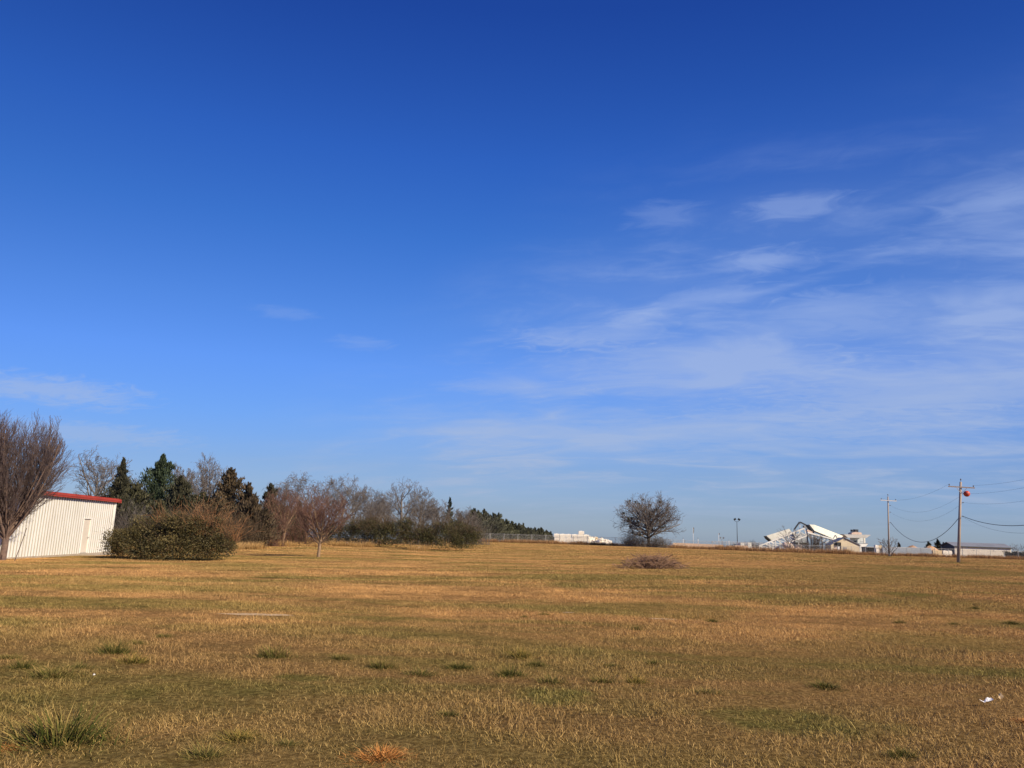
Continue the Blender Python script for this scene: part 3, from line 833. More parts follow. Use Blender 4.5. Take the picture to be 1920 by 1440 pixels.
# big evergreen shrub beside the shed
b = on_ground(312, 45.0)
px2m = 45.0 / FPX
lum = []
for (px, py, wx, hz, dy) in ((235, 1015, 40, 30, .5), (262, 1022, 60, 26, .2), (300, 1008, 62, 34, .6), (345, 1013, 66, 37, .2), (385, 1012, 50, 36, .1), (330, 1030, 80, 20, -.7), (285, 1035, 45, 16, -.6),
                              (400, 1030, 32, 18, -.3), (215, 1028, 22, 16, .2), (350, 985, 40, 20, .9), (270, 995, 36, 24, 1.0)):
    c = at(px, py, 45 + dy) - b
    lum.append((c[0], c[1], c[2], wx * px2m, max(.8, wx * px2m * .8), hz * px2m * 1.05))
rl = random.Random(77)
for _ in range(34):
    q = rl.choice(lum[:11]); a_ = rl.uniform(0, 6.28); e_ = rl.uniform(.0, 1.2); r_ = rl.uniform(.22, .55)
    lum.append((q[0] + q[3] * .92 * math.cos(a_) * math.cos(e_), q[1] + q[4] * .92 * math.sin(a_) * math.cos(e_), q[2] + q[5] * .95 * math.sin(e_), r_ * 1.2, r_, r_ * .9))
o = thing('evergreen_shrub', 'large sprawling olive-green shrub with bare shoots beside the white shed', 'shrub', b)
put('foliage', shrub_foliage(5, lum, 46000, .085, M['privet'], .5), o)
put('shoots', stems(6, [((at(px, 990, 45.3) - b)[0], .3, (at(px, 990, 45.3) - b)[2] - .4, .25) for px in (305, 312, 355, 365, 375, 385, 395, 405)], 150, 1.9, .014, .42, M['shoot'], name='shoots'), o)
put('twigs', stems(7, [(l[0], l[1], max(.05, l[2] - .3), l[3] * .5) for l in lum], 620, 1.25, .010, .75, M['hedge_twig'], name='twigs'), o)
sp = [((at(px, 1010, 45) - b)[0], .2, (at(px, 1015, 45) - b)[2], .18) for px in (412, 420, 428, 436)]
put('side_shoots', stems(8, sp, 90, 1.6, .013, .75, M['shoot'], name='side_shoots'), o)

OAK = [dict(n=11, ang=50, ratio=.95, segs=6, up=.06, jit=.10, start=.28, fall=.35, rr=.55, endr=.3),
       dict(n=8, ang=42, ratio=.55, segs=5, up=.05, jit=.12, start=.15, fall=.4, rr=.6, endr=.35),
       dict(n=8, ang=40, ratio=.52, segs=4, up=.03, jit=.14, start=.15, fall=.4, rr=.62, rmin=.022, endr=.5),
       dict(n=5, ang=40, ratio=.5, segs=2, up=.02, jit=.14, start=.2, fall=.3, rr=.7, rmin=.018, endr=.6)]
WOOD = 'wood behind the shrubs'
bare_tree('bare_tree', 'leafless spreading tree showing above the shed roof, between the purple-twigged tree and the first cedar', 172, 838, 98, 118, 21, OAK, (7, .3, .08), M['bark_grey'], M['twig_grey'], WOOD)
bare_tree('bare_tree', 'tall fan-shaped leafless tree rising between the green spire cedar and the brownish cedar', 374, 851, 104, 92, 22, OAK, (8, .28, .05), M['bark_grey'], M['twig_grey'], WOOD)
bare_tree('bare_tree', 'small leafless tree just right of the green spire cedar', 326, 866, 100, 70, 23, OAK, (6, .2, .05), M['bark_grey'], M['twig_grey'], WOOD)
bare_tree('bare_tree', 'leafless grey tree crowding behind the cedar nearest the shed roof', 238, 893, 92, 80, 24, OAK, (6, .2, .05), M['bark_grey'], M['twig_grey'], WOOD)
bare_tree('bare_tree', 'leafless tree with long ascending limbs above the rust-coloured small trees', 566, 888, 128, 150, 25, OAK, (7, .26, .12), M['bark_grey'], M['twig_grey'], WOOD)
bare_tree('bare_tree', 'leafless tree with slanting top branches right of the nearer rust-coloured small tree', 634, 890, 126, 110, 26, OAK, (7, .26, .15), M['bark_grey'], M['twig_grey'], WOOD)
bare_tree('bare_tree', 'lower leafless grey tree left of the tall round-crowned bare tree', 688, 913, 130, 76, 27, OAK, (6, .24, .05), M['bark_grey'], M['twig_grey'], WOOD)
bare_tree('bare_tree', 'tall round-crowned dense leafless tree standing highest above the hedge', 752, 892, 134, 96, 28, OAK, (6.5, .3, .04), M['bark_grey'], M['twig_grey'], WOOD)
bare_tree('bare_tree', 'slimmer leafless tree on the right shoulder of the round-crowned bare tree', 784, 910, 138, 60, 29, OAK, (7, .22, .06), M['bark_grey'], M['twig_grey'], WOOD)
bare_tree('bare_tree', 'low leafless tree left of the lone pointed cedar above the hedge', 815, 936, 140, 64, 30, OAK, (5, .22, .06), M['bark_grey'], M['twig_grey'], WOOD)
bare_tree('bare_tree', 'low leafless tree right of the lone pointed cedar, before the cedar row', 872, 948, 150, 56, 31, OAK, (5, .2, .06), M['bark_grey'], M['twig_grey'], WOOD)
bare_tree('bare_tree', 'low leafless tree filling the gap behind the hedge under the round-crowned tree', 722, 925, 142, 70, 32, OAK, (5, .22, .06), M['bark_grey'], M['twig_grey'], WOOD)
bare_tree('bare_tree', 'grey leafless tree between the lower left one and the slanting-topped one', 660, 905, 136, 90, 33, OAK, (5, .22, .06), M['bark_grey'], M['twig_grey'], WOOD)
bare_tree('bare_tree', 'grey leafless tree behind the farther rust-coloured small tree', 522, 900, 132, 90, 34, OAK, (5, .22, .06), M['bark_grey'], M['twig_grey'], WOOD)
bare_tree('bare_tree', 'leafless tree filling the gap left of the brown-tipped cedar', 350, 890, 96, 90, 35, OAK, (5, .22, .06), M['bark_grey'], M['twig_grey'], WOOD)
bare_tree('bare_tree', 'broad leafless tree behind the hedge below the slimmer shoulder tree', 792, 930, 150, 80, 36, OAK, (4, .22, .06), M['bark_grey'], M['twig_grey'], WOOD)
bare_tree('bare_tree', 'low leafless tree above the hedge left of its second shrub', 705, 940, 120, 80, 37, OAK, (4, .2, .06), M['bark_grey'], M['twig_grey'], WOOD)

cedar('dark slender cedar rising just behind the right end of the shed roof', 212, 856, 84, 92, 41, M['cedar'], WOOD)
cedar('tallest cedar with a blue-green spire top, behind the sprawling shrub', 287, 849, 86, 150, 42, M['cedar_green'], WOOD, nb=130, per=100, sharp=.72)
cedar('broad dark cedar pressed against the right of the green spire cedar', 325, 890, 82, 124, 43, M['cedar'], WOOD, sharp=.6)
cedar('low dark cedar in the corner behind the shed', 245, 903, 80, 120, 44, M['cedar'], WOOD, sharp=.55)
cedar('brown-tipped cedar with a ragged top left of the rust-coloured trees', 420, 875, 82, 124, 45, M['cedar_brown'], WOOD, ragged=.4, sharp=.62)
cedar('shorter brownish cedar leaning on the right of the ragged brown-tipped one', 456, 903, 80, 96, 46, M['cedar_brown'], WOOD, sharp=.6)
cedar('olive cedar with a blunt top behind the farther rust-coloured tree', 499, 905, 92, 96, 47, M['cedar'], WOOD, sharp=.6)
cedar('bushy low cedar left of the farther rust-coloured tree', 470, 933, 76, 100, 48, M['cedar_brown'], WOOD, sharp=.5, ragged=.35)
cedar('dark cedar filling the wood behind the brown shoots of the big shrub', 372, 922, 88, 120, 49, M['cedar'], WOOD, sharp=.5)
cedar('small dark pointed cedar right behind the big shrub', 290, 935, 76, 80, 51, M['cedar'], WOOD, sharp=.55)
cedar('low brown-green cedar between the big shrub and the brown-tipped cedar', 398, 930, 78, 90, 54, M['cedar_brown'], WOOD, sharp=.5)
cedar('low dark cedar between the shed corner and the big shrub', 222, 925, 74, 84, 55, M['cedar'], WOOD, sharp=.5)
cedar('dim evergreen low in the wood between the two rust-coloured trees', 520, 945, 98, 90, 56, M['cedar'], WOOD, sharp=.45)
cedar('small dark cedar behind the nearer rust-coloured tree', 556, 938, 112, 60, 52, M['cedar'], WOOD)
cedar('lone pointed cedar standing among bare trees above the hedge', 840, 931, 146, 30, 53, M['cedar_green'], WOOD, nb=60, per=70, ragged=.15, sharp=.62)

THK = 'bare thicket at the foot of the wood'
for px, Y, w, h, sd, mt_, lab in ((236, 73, 70, 3.6, 401, 'twig_grey', 'grey-brown thicket in the gap between the shed corner and the big shrub'), (352, 74, 90, 3.4, 402, 'hedge_twig', 'brown thicket behind the middle of the big shrub'),
                                  (446, 72, 70, 3.0, 403, 'hedge_twig', 'brown thicket right of the big shrub below the brown-tipped cedar'), (492, 80, 70, 3.6, 404, 'twig_red', 'reddish thicket left of the farther rust-coloured tree'),
                                  (560, 96, 90, 3.8, 405, 'twig_red', 'reddish thicket between the two rust-coloured trees'), (650, 112, 110, 4.4, 406, 'twig_grey', 'grey thicket above the left half of the hedge'), (770, 116, 130, 4.2, 407, 'twig_grey', 'grey thicket above the right half of the hedge'), (880, 130, 70, 4.6, 408, 'twig_grey', 'grey thicket where the hedge meets the cedar row')):
    b = on_ground(px, Y); hw = w / 2 * Y / FPX
    o = thing('thicket_shrub', lab, 'shrub', b, 0, THK)
    put('twigs', stems(sd, [(hw * k_, 0, 0, hw * .22) for k_ in (-.7, -.35, 0, .35, .7)], 300, h, .017, .28, M[mt_], .16, 'twigs'), o)

RUST = [dict(n=14, ang=44, ratio=1.75, segs=6, up=.10, jit=.05, start=.6, fall=.0, rr=.5, endr=.25),
        dict(n=10, ang=34, ratio=.58, segs=5, up=.07, jit=.07, start=.15, fall=.5, rr=.55, endr=.3),
        dict(n=9, ang=32, ratio=.52, segs=3, up=.05, jit=.08, start=.15, fall=.4, rr=.6, rmin=.011, endr=.5),
        dict(n=3, ang=32, ratio=.5, segs=2, up=.04, jit=.1, start=.2, fall=.3, rr=.7, rmin=.009, endr=.6)]
bare_tree('bare_tree', 'small leafless rust-brown tree on a pale trunk alone on the mown grass', 597, 905, 55, 108, 61, RUST, (1.6, .12, .02, .8), M['bark_tan'], M['twig_red'])
bare_tree('bare_tree', 'farther small rust-brown tree standing before the dark cedars', 530, 912, 86, 96, 62, RUST, (1.7, .14, .02, .8), M['bark_tan'], M['twig_red'])
bare_tree('bare_tree', 'low rust-brown thicket tree behind the left end of the hedge', 572, 935, 104, 70, 63, RUST, (1.5, .12, .02, .8), M['bark_tan'], M['twig_red'])


def hedge(label, px, Y, parts, seed, n, leaf=.11, tw=160, twl=1.6):
    b = on_ground(px, Y); k = Y / FPX
    L = []
    for (qx, qy, wx, hz, dy) in parts:
        c = at(qx, qy, Y + dy) - b
        L.append((c[0], c[1], c[2], wx * k, max(1.0, wx * k * .75), hz * k))
    rl = random.Random(seed)
    for _ in range(5 * len(parts)):
        q = rl.choice(L[:len(parts)]); a_ = rl.uniform(0, 6.28); e_ = rl.uniform(.0, 1.2); r_ = rl.uniform(.35, .9)
        L.append((q[0] + q[3] * .92 * math.cos(a_) * math.cos(e_), q[1] + q[4] * .92 * math.sin(a_) * math.cos(e_), q[2] + q[5] * .95 * math.sin(e_), r_ * 1.2, r_, r_ * .85))
    o = thing('evergreen_shrub', label, 'shrub', b, 0, 'hedge of evergreen shrubs before the wood')
    put('foliage', shrub_foliage(seed, L, n, leaf, M['hedge'], .5), o)
    put('twigs', stems(seed + 1, [(l[0], l[1], max(.05, l[2] - l[5] * .2), l[3] * .5) for l in L], int(tw * 1.5), twl * .9, .015, .65, M['hedge_twig'], name='twigs'), o)


hedge('rightmost rounded evergreen shrub of the hedge, in front of the fence end', 850, 86, [(850, 1008, 50, 24, 0), (820, 1005, 36, 22, .5), (872, 1014, 28, 18, 0), (855, 992, 40, 14, .8), (800, 1012, 16, 14, 0)], 71, 22000, tw=420, twl=2.0)
hedge('evergreen shrub with a dip on its right, second in the hedge from the fence end', 750, 93, [(750, 1003, 40, 24, 0), (722, 1006, 30, 20, .3), (778, 1010, 22, 14, .2), (748, 990, 36, 12, .8)], 73, 18000, tw=360, twl=2.0)
hedge('evergreen shrub in the middle of the hedge with brown stems above', 688, 96, [(690, 1002, 32, 20, 0), (668, 1006, 24, 16, .3), (706, 1004, 20, 18, 0), (685, 990, 28, 12, .8)], 75, 14000, tw=320, twl=1.9)
hedge('low leftmost shrub of the hedge, right of the small tree trunk', 628, 100, [(630, 1006, 28, 15, 0), (605, 1009, 22, 12, .2), (648, 1000, 18, 17, .5)], 77, 9000, tw=200, twl=1.6)

# row of cedars receding beyond the fence
ordn = ['first', 'second', 'third', 'fourth', 'fifth', 'sixth', 'seventh', 'eighth', 'ninth', 'tenth', 'eleventh', 'twelfth', 'thirteenth', 'fourteenth', 'fifteenth', 'sixteenth', 'seventeenth', 'eighteenth', 'nineteenth', 'twentieth', 'twenty-first', 'twenty-second', 'twenty-third', 'twenty-fourth', 'twenty-fifth']
row = [(886, 952, 52), (906, 953, 40), (923, 960, 40), (934, 960, 34), (948, 972, 34), (959, 976, 30), (972, 980, 28), (980, 980, 26), (990, 988, 24), (1002, 988, 24), (1014, 988, 22), (1024, 993, 20), (1032, 996, 16)]
rr_ = random.Random(31); full = []
for q, q2 in zip(row, row[1:] + [None]):
    full.append(q)
    if q2: full.append(((q[0] + q2[0]) / 2 + rr_.uniform(-1.5, 1.5), (q[1] + q2[1]) / 2 + rr_.uniform(2, 7) * (1010 - q[1]) / 50, (q[2] + q2[2]) / 2))
for i, (px, pt, w) in enumerate(full):
    Y = 186 + i * 7.5
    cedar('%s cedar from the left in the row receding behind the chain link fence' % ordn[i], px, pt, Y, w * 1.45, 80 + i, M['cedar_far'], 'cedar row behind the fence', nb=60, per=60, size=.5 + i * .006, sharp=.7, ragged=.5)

# lone tree with mistletoe
LONE = [dict(n=26, ang=62, ratio=1.75, segs=7, up=.03, jit=.08, start=.35, fall=.1, rr=.5, endr=.3),
        dict(n=10, ang=42, ratio=.55, segs=5, up=.03, jit=.11, start=.15, fall=.45, rr=.6, endr=.35),
        dict(n=8, ang=38, ratio=.52, segs=4, up=.03, jit=.12, start=.2, fall=.4, rr=.62, rmin=.022, endr=.5),
        dict(n=4, ang=36, ratio=.5, segs=2, up=.04, jit=.12, start=.2, fall=.3, rr=.7, rmin=.02, endr=.6)]
o, lv = bare_tree('mistletoe_tree', 'lone wide leafless tree dotted with dark mistletoe clumps on the field edge', 1217, 920, 162, 132, 91, LONE, (3.0, .36, .03, .8), M['bark_grey'], M['twig_grey'], env=((0, .3), (.12, .75), (.3, 1.0), (.5, 1.0), (.7, .88), (.85, .68), (.95, .44), (1.0, .25)))
rg = random.Random(4)
cand = [s for s in np.concatenate([lv[2], lv[3]]) if s[5] > 2.2]
mist = [shrub_foliage(310 + k, [(0, 0, .9, .44, .44, .44)], 420, .20, M['mistletoe'], .05) for k in range(3)]
for k in range(38):
    s = rg.choice(cand)
    q = put('mistletoe_clump', mist[k % 3], o, (0, 0, 0)); sc_ = rg.uniform(.3, .75)
    q.scale = (sc_, sc_, sc_); q.location = (s[3], s[4], s[5] - .9 * sc_)
b = on_ground(1212, 160.5); k = 160 / FPX
L = []
for (qx, qy, wx, hz, dy) in ((1190, 1017, 20, 9, 0), (1212, 1016, 26, 11, .4), (1236, 1017, 18, 10, 0), (1180, 1020, 12, 7, 0)):
    c = at(qx, qy, 160.5 + dy) - b; L.append((c[0], c[1], c[2], wx * k, wx * k * .6, hz * k))
o = thing('thicket_shrub', 'low grey-brown thicket around the foot of the mistletoe tree', 'shrub', b)
put('twigs', stems(93, [(l[0], l[1], 0.0, l[3] * .55) for l in L], 620, 2.3, .026, .45, M['twig_grey'], name='twigs'), o)
put('foliage', shrub_foliage(94, L, 2200, .16, M['cedar_brown'], .3), o)

# brush pile
b = hit(1222, 1067); rg = random.Random(8); S = []
for i in range(520):
    u = rg.gauss(0, .42); x = 1.75 * max(-1, min(1, u)); env = .64 * (1 - (x / 1.95) ** 2) ** .8
    if x > .6: env *= 1.1
    p = np.array([x, rg.gauss(0, .42), rg.random() ** .8 * env]); a = rg.gauss(0, .55) + (math.pi if rg.random() < .5 else 0)
    d = np.array([math.cos(a), math.sin(a) * .9, rg.gauss(.12, .55)]); d /= np.linalg.norm(d)
    l = rg.uniform(.3, 1.15); r = rg.choice((.007, .009, .012, .016, .022)); q = p - d * l / 2
    for s_ in range(3):
        d = d + np.array([rg.gauss(0, .16) for _ in range(3)]); d /= np.linalg.norm(d); e = q + d * l / 3
        q[2] = max(q[2], -.02); e[2] = max(e[2], -.01); S.append((*q, *e, r * (1 - .22 * s_), r * (1 - .22 * (s_ + 1)))); q = e
for x, h_, ln in ((-1.0, .35, -.2), (-.75, .5, .1), (-.55, .42, .25), (.55, .62, -.05), (.78, .60, .25), (.95, .55, .5), (1.15, .42, .7), (.2, .45, .3), (-.2, .48, -.3)):
    q = np.array([x, rg.gauss(0, .2), .25]); d = np.array([ln, 0, 1.0])
    for s_ in range(4):
        d = d / np.linalg.norm(d); e = q + d * h_ * .25; S.append((*q, *e, .014 - .003 * s_, .012 - .003 * s_))
        f = d + np.array([rg.gauss(0, .6), rg.gauss(0, .4), .1]); S.append((*e, *(e + f / np.linalg.norm(f) * .22), .006, .003)); q = e; d = d + np.array([rg.gauss(0, .2), 0, 0])
for _ in range(90):                     # stray twigs that stand out of the heap
    x = rg.uniform(-1.5, 1.6); q = np.array([x, rg.gauss(0, .3), .1]); d = np.array([rg.gauss(0, .7), rg.gauss(0, .4), 1.0]); d /= np.linalg.norm(d); l = rg.uniform(.35, .85) * (1 - .3 * abs(x) / 1.6)
    for s_ in range(3):
        e = q + d * l / 3; S.append((*q, *e, .008 - .002 * s_, .006 - .0015 * s_)); d = d + np.array([rg.gauss(0, .25) for _ in range(3)]); d /= np.linalg.norm(d); q = e
V, F = tubes_np(S, 4)
tag(put('brush_pile', mesh_np('brush_pile', V, F, M['brush']), None, b), 'low heap of cut brown branches lying on the mown grass', 'brush pile')

# ------------------------------------------------------------------ chain link fence across the back of the field
FY = 172.0
fence = thing('chain_link_fence', 'long galvanised chain link fence along the far edge of the field', 'fence', (-22, FY, zt(-22, FY)))
forg = np.array([-22, FY, zt(-22, FY)])
bay, FH, nbay = 3.05, 1.83, 49
post_me = MB().tube([(0, 0, -.2), (0, 0, FH + .04)], .055, 8).ball((0, 0, FH + .05), .048, 8, 5).mesh('post', M['galv'])
S = []
sp = 0.075
for kx in np.arange(-FH, bay, sp):
    for sg in (1, -1):
        xa, za, xb, zb = (kx, 0.0, kx + FH, FH) if sg > 0 else (kx, FH, kx + FH, 0.0)
        ta = max(0.0, (0 - xa) / FH); tb = min(1.0, (bay - xa) / FH)
        if tb <= ta: continue
        S.append((xa + FH * ta, 0.006 * sg, za + (zb - za) * ta, xa + FH * tb, 0.006 * sg, za + (zb - za) * tb, .0032, .0032))
V, F = tubes_np(S, 3)
link_me = mesh_np('chain_mesh', V, F, M['galv'])
rail = []
for i in range(nbay + 1):
    x = -22 + i * bay; z = zt(x, FY)
    put('post', post_me, fence, (x - forg[0], 0, z - forg[2]))
    rail.append(np.array([x - forg[0], 0, z - forg[2] + FH]))
    if i < nbay: put('chain_mesh', link_me, fence, (x - forg[0], 0, (z + zt(x + bay, FY)) / 2 - forg[2]))
MB().tube(rail, .024, 6).build('top_rail', M['galv'], fence)

# ------------------------------------------------------------------ stacked concrete blocks
def block_mesh(sx, sy, sz, mat, seed=0):
    rg = random.Random(seed); c = .05
    mb = MB()
    vs = []
    for z, ins in ((-.5 * sz, c), (-.5 * sz + c, 0), (.5 * sz - c, 0), (.5 * sz, c)):
        for x, y in ((-1, -1), (1, -1), (1, 1), (-1, 1)):
            vs.append((x * (sx / 2 - ins) + rg.uniform(-.012, .012), y * (sy / 2 - ins) + rg.uniform(-.012, .012), z))
    fs = [[3, 2, 1, 0], [12, 13, 14, 15]] + [[i * 4 + k, i * 4 + (k + 1) % 4, i * 4 + 4 + (k + 1) % 4, i * 4 + 4 + k] for i in range(3) for k in range(4)]
    mb.add(vs, fs)
    mb.box((0, 0, sz / 2 + .02), (sx * .3, sy * .25, .06))          # lifting key on the top
    return mb.mesh('concrete_block', mat)


BK = [block_mesh(1.50, .75, .74, M['block'], k) for k in range(3)] + [block_mesh(1.50, .75, .74, M['block_warm'], 5 + k) for k in range(2)]


def block_wall(label, px0, px1, Y, counts, warm=(), group='stacks of concrete blocks'):
    a, e = on_ground(px0, Y), on_ground(px1, Y)
    o = thing('block_wall', label, 'block wall', a, 0, group)
    n = len(counts); st = (e[0] - a[0]) / n; rg = random.Random(int(px0))
    for i, c in enumerate(counts):
        for k in range(c):
            me = BK[3 + (i + k) % 2] if i in warm else BK[(i * 2 + k) % 3]
            q = put('concrete_block', me, o, ((i + .5) * st + (.0 if k % 2 == 0 else .12) + rg.uniform(-.04, .04), rg.uniform(-.13, .13), .36 + k * .765))
            q.scale = (st / 1.60, 1, 1); q.rotation_euler = (0, 0, rg.uniform(-.03, .03))
    return o


block_wall('tall cream concrete block stack, three to four courses, left of the rubble slope', 1038, 1105, 176, [3, 3, 3, 3, 4, 3])


def heap(name, label, cat, px, Y, rx, ry, h, mat, seed, lumpy=.25, nu=40, nv=14):
    b = on_ground(px, Y); rng = np.random.default_rng(seed); V, F = [], []
    ph = rng.uniform(0, 6.28, 6)
    for j in range(nv + 1):
        t = j / nv
        for i in range(nu):
            a = 2 * math.pi * i / nu
            w = 1 + lumpy * .5 * math.sin(2 * a + ph[0]) + lumpy * .4 * math.sin(3 * a + ph[1]) * t + rng.normal(0, lumpy * .12)
            V.append((rx * t * w * math.cos(a), ry * t * w * math.sin(a), h * (1 - t ** 1.4) * (1 + rng.normal(0, lumpy * .10)) - .1 * t))
    for j in range(nv):
        for i in range(nu):
            F.append((j * nu + i, j * nu + (i + 1) % nu, (j + 1) * nu + (i + 1) % nu, (j + 1) * nu + i))
    return tag(put(name, mesh_np(name, V, F, mat), None, b), label, cat)


def rubble(label, px0, px1, Y, h0, h1, seed, n=150):
    a, e = on_ground(px0, Y), on_ground(px1, Y)
    o = thing('rubble_heap', label, 'rubble heap', a); rg = random.Random(seed); W_ = e[0] - a[0]
    ms = []
    for k in range(5):
        mb = MB(); pts = [(rg.uniform(.6, 1) * x, rg.uniform(.6, 1) * y, rg.uniform(.6, 1) * z) for z in (-1, 1) for x, y in ((-1, -1), (1, -1), (1, 1), (-1, 1))]
        mb.add(pts, [[3, 2, 1, 0], [4, 5, 6, 7], [0, 1, 5, 4], [1, 2, 6, 5], [2, 3, 7, 6], [3, 0, 4, 7]])
        ms.append(mb.mesh('rubble_chunk', M['block_warm'] if k == 4 else M['block']))
    core = MB().prism([(0, -.9, -.1), (W_, -.9, -.1), (W_, -.5, h1 * .75), (W_ * .5, -.4, (h0 + h1) * .38), (0, -.5, h0 * .8)], (0, 2.2, 0)); core.build('core', M['block'], o)
    for i in range(n):
        t = rg.random(); y = rg.uniform(-1.5, 1.2); top = (h0 + (h1 - h0) * t) * (1 - max(0, -y - .2) / 1.6)
        q = put('rubble_chunk', rg.choice(ms), o, (t * W_, y, top * rg.random() ** .35))
        s = rg.uniform(.10, .32); q.scale = (s * 1.4, s, s * .8); q.rotation_euler = (rg.uniform(-.5, .5), rg.uniform(-.5, .5), rg.uniform(0, 3))
    return o


rubble('pale slope of broken concrete tumbling right from the tall block stack', 1104, 1146, 177, 2.1, .95, 3)

# low barrier wall of concrete segments
a, e = on_ground(1262, 181), on_ground(1424, 184)
bar_me = MB().prism([(-1.48, -.30, 0), (-1.48, .30, 0), (-1.48, .30, .12), (-1.48, .12, .42), (-1.48, .09, 1.05), (-1.48, -.09, 1.05), (-1.48, -.12, .42), (-1.48, -.30, .12)], (2.96, 0, 0)).mesh('barrier_segment', M['barrier'])
o = thing('barrier_wall', 'long low wall of tan concrete barriers behind the fence, left of the conveyor', 'barrier', a); rg = random.Random(2)
nseg = int((e[0] - a[0]) / 3.0)
for i in range(nseg):
    x = a[0] + (i + .5) * 3.0; y = a[1] + (e[1] - a[1]) * i / nseg
    if i == 4: continue
    q = put('barrier_segment', bar_me, o, (x - a[0], y - a[1], zt(x, y) - a[2])); q.rotation_euler = (0, 0, rg.uniform(-.03, .03)); q.scale = (1, 1, 1.25)


# ------------------------------------------------------------------ masts, lamps, trailers in the yard
def mast(name, label, cat, px, Y, py_top, r, mat, group=None):
    b = on_ground(px, Y); H = at(px, py_top, Y)[2] - b[2]
    o = thing(name, label, cat, b, 0, group)
    MB().tube([(0, 0, -.1), (0, 0, H)], [r, r * .6], 8).build('post', mat, o, smooth=True)
    MB().box((0, 0, .05), (r * 5, r * 5, .1)).build('base_plate', M['galv'], o)
    return o, H


def flood_lamp(label, px, Y, py_top, spread, s, mat):
    o, H = mast('floodlight_mast', label, 'floodlight', px, Y, py_top + 5, .12, mat)
    MB().tube([(-spread, 0, .25), (-spread * .8, 0, .05), (0, 0, -.02), (spread * .8, 0, .05), (spread, 0, .25)], .05, 6).build('crossarm', mat, o).location = (0, 0, H)
    for sg in (-1, 1):
        mb = MB().add([(-.28 * s, -.12, -.22 * s), (.28 * s, -.12, -.22 * s), (.28 * s, -.12, .22 * s), (-.28 * s, -.12, .22 * s), (-.16 * s, .25, -.12 * s), (.16 * s, .25, -.12 * s), (.16 * s, .25, .12 * s), (-.16 * s, .25, .12 * s)],
                      [[0, 1, 2, 3], [7, 6, 5, 4], [0, 4, 5, 1], [1, 5, 6, 2], [2, 6, 7, 3], [3, 7, 4, 0]])
        q = mb.build('lamp_head', mat, o); q.location = (sg * spread, 0, H + .5 * s); q.rotation_euler = (.3, sg * .5, 0)


flood_lamp('tall dark mast with two floodlights left of the conveyor', 1383, 226, 973, .62, 1.3, M['steel_dark'])
flood_lamp('short mast with two pale floodlights left of the tall dark one', 1354, 240, 1006, .48, .9, M['steel_grey'])
for px, pt, lab in ((1281, 1011, 'thin white post nearest the mistletoe tree'), (1309, 1011, 'thin white post right of the drooping pennant pole'), (1367, 1014, 'thin white post between the two floodlight masts')):
    o, H = mast('marker_post', lab, 'post', px, 205, pt, .10, M['white_trim'], 'white posts in the yard')
    MB().tube([(0, 0, 0), (0, 0, .5)], [.06, .03], 6).build('cap', M['steel_grey'], o).location = (0, 0, H)
for px, pt, hh, lab in ((1300, 989, 1.7, 'tall thin pole with a dark drooping pennant'), (1348, 1000, .55, 'thin white pole with a small dark pennant')):
    o, H = mast('flag_pole', lab, 'flag pole', px, 215, pt, .07, M['white_trim'])
    mb = MB(); n = 6
    f = [(0.03 + .0 * i, .02 * math.sin(i * 1.7), -hh * i / n) for i in range(n + 1)]
    g_ = [(.30 - .18 * i / n, .07 * math.sin(i * 1.1 + 1), -hh * .12 - hh * i / n) for i in range(n + 1)]
    mb.add(f + g_ + [(x, y + .02, z) for x, y, z in f + g_], [[i, i + 1, n + 2 + i, n + 1 + i] for i in range(n)] + [[2 * n + 2 + i, 3 * n + 3 + i, 3 * n + 4 + i, 2 * n + 3 + i] for i in range(n)])
    mb.build('pennant', M['steel_dark'], o).location = (.03, 0, H + .1)


def trailer(label, px0, px1, py0, Y):
    a, e = on_ground(px0, Y), on_ground(px1, Y); W_ = e[0] - a[0]
    zb = a[2] + .75; H = at(px0, py0, Y)[2] - zb
    o = thing('box_trailer', label, 'trailer', ((a[0] + e[0]) / 2, Y, a[2]), 0, 'white box trailers in the yard')
    MB().box((0, 2, .75 + H / 2), (W_, 4.0, H)).build('cargo_box', M['white_trim'], o)
    MB().box((0, -.03, .75 + H / 2), (W_ * .96, .05, H * .94)).box((0, -.07, .75 + H / 2), (.05, .04, H * .9)).build('rear_door', M['steel_white'], o)
    MB().box((0, -.05, .62), (W_ * .9, .12, .12)).build('bumper', M['steel_dark'], o)
    for sg in (-1, 1):
        w = MB().tube([(sg * W_ * .42 - .12, 1.2, .36), (sg * W_ * .42 + .12, 1.2, .36)], .37, 14).build('wheel', M['rubber'], o)


trailer('left one of the two small white box trailers parked before the conveyor', 1389, 1396.5, 1017.5, 212)
trailer('right one of the two small white box trailers parked before the conveyor', 1403, 1410, 1017.5, 212)
trailer('cream box trailer showing right of the mistletoe tree', 1261, 1277, 1018.5, 215)
pf = on_ground(1335, 206); pe = on_ground(1430, 206)
o = thing('pipe_fence', 'light pipe rail fence running behind the tan barrier wall', 'fence', pf)
n = 14
for i in range(n + 1):
    x = (pe[0] - pf[0]) * i / n
    MB().tube([(x, 0, -.1), (x, 0, 2.35)], .05, 6).build('post', M['galv'], o)
for z in (1.3, 1.85, 2.3):
    MB().tube([(0, -.07, z), (pe[0] - pf[0], -.07, z)], .04, 6).build('rail', M['galv'], o)

# ------------------------------------------------------------------ batching plant
PY = 205.0


def pxprism(o, name, mat, pts, Y, t):
    org = np.array(o.location)
    return MB().prism([at(x, y, Y) - org for x, y in pts], (0, t, 0)).build(name, mat, o)


def pxbeam(mb, o, a, b_, w, h=None, Y0=PY, Y1=None):
    org = np.array(o.location)
    mb.beam(at(*a, Y0) - org, at(*b_, Y1 if Y1 is not None else Y0) - org, w, h)


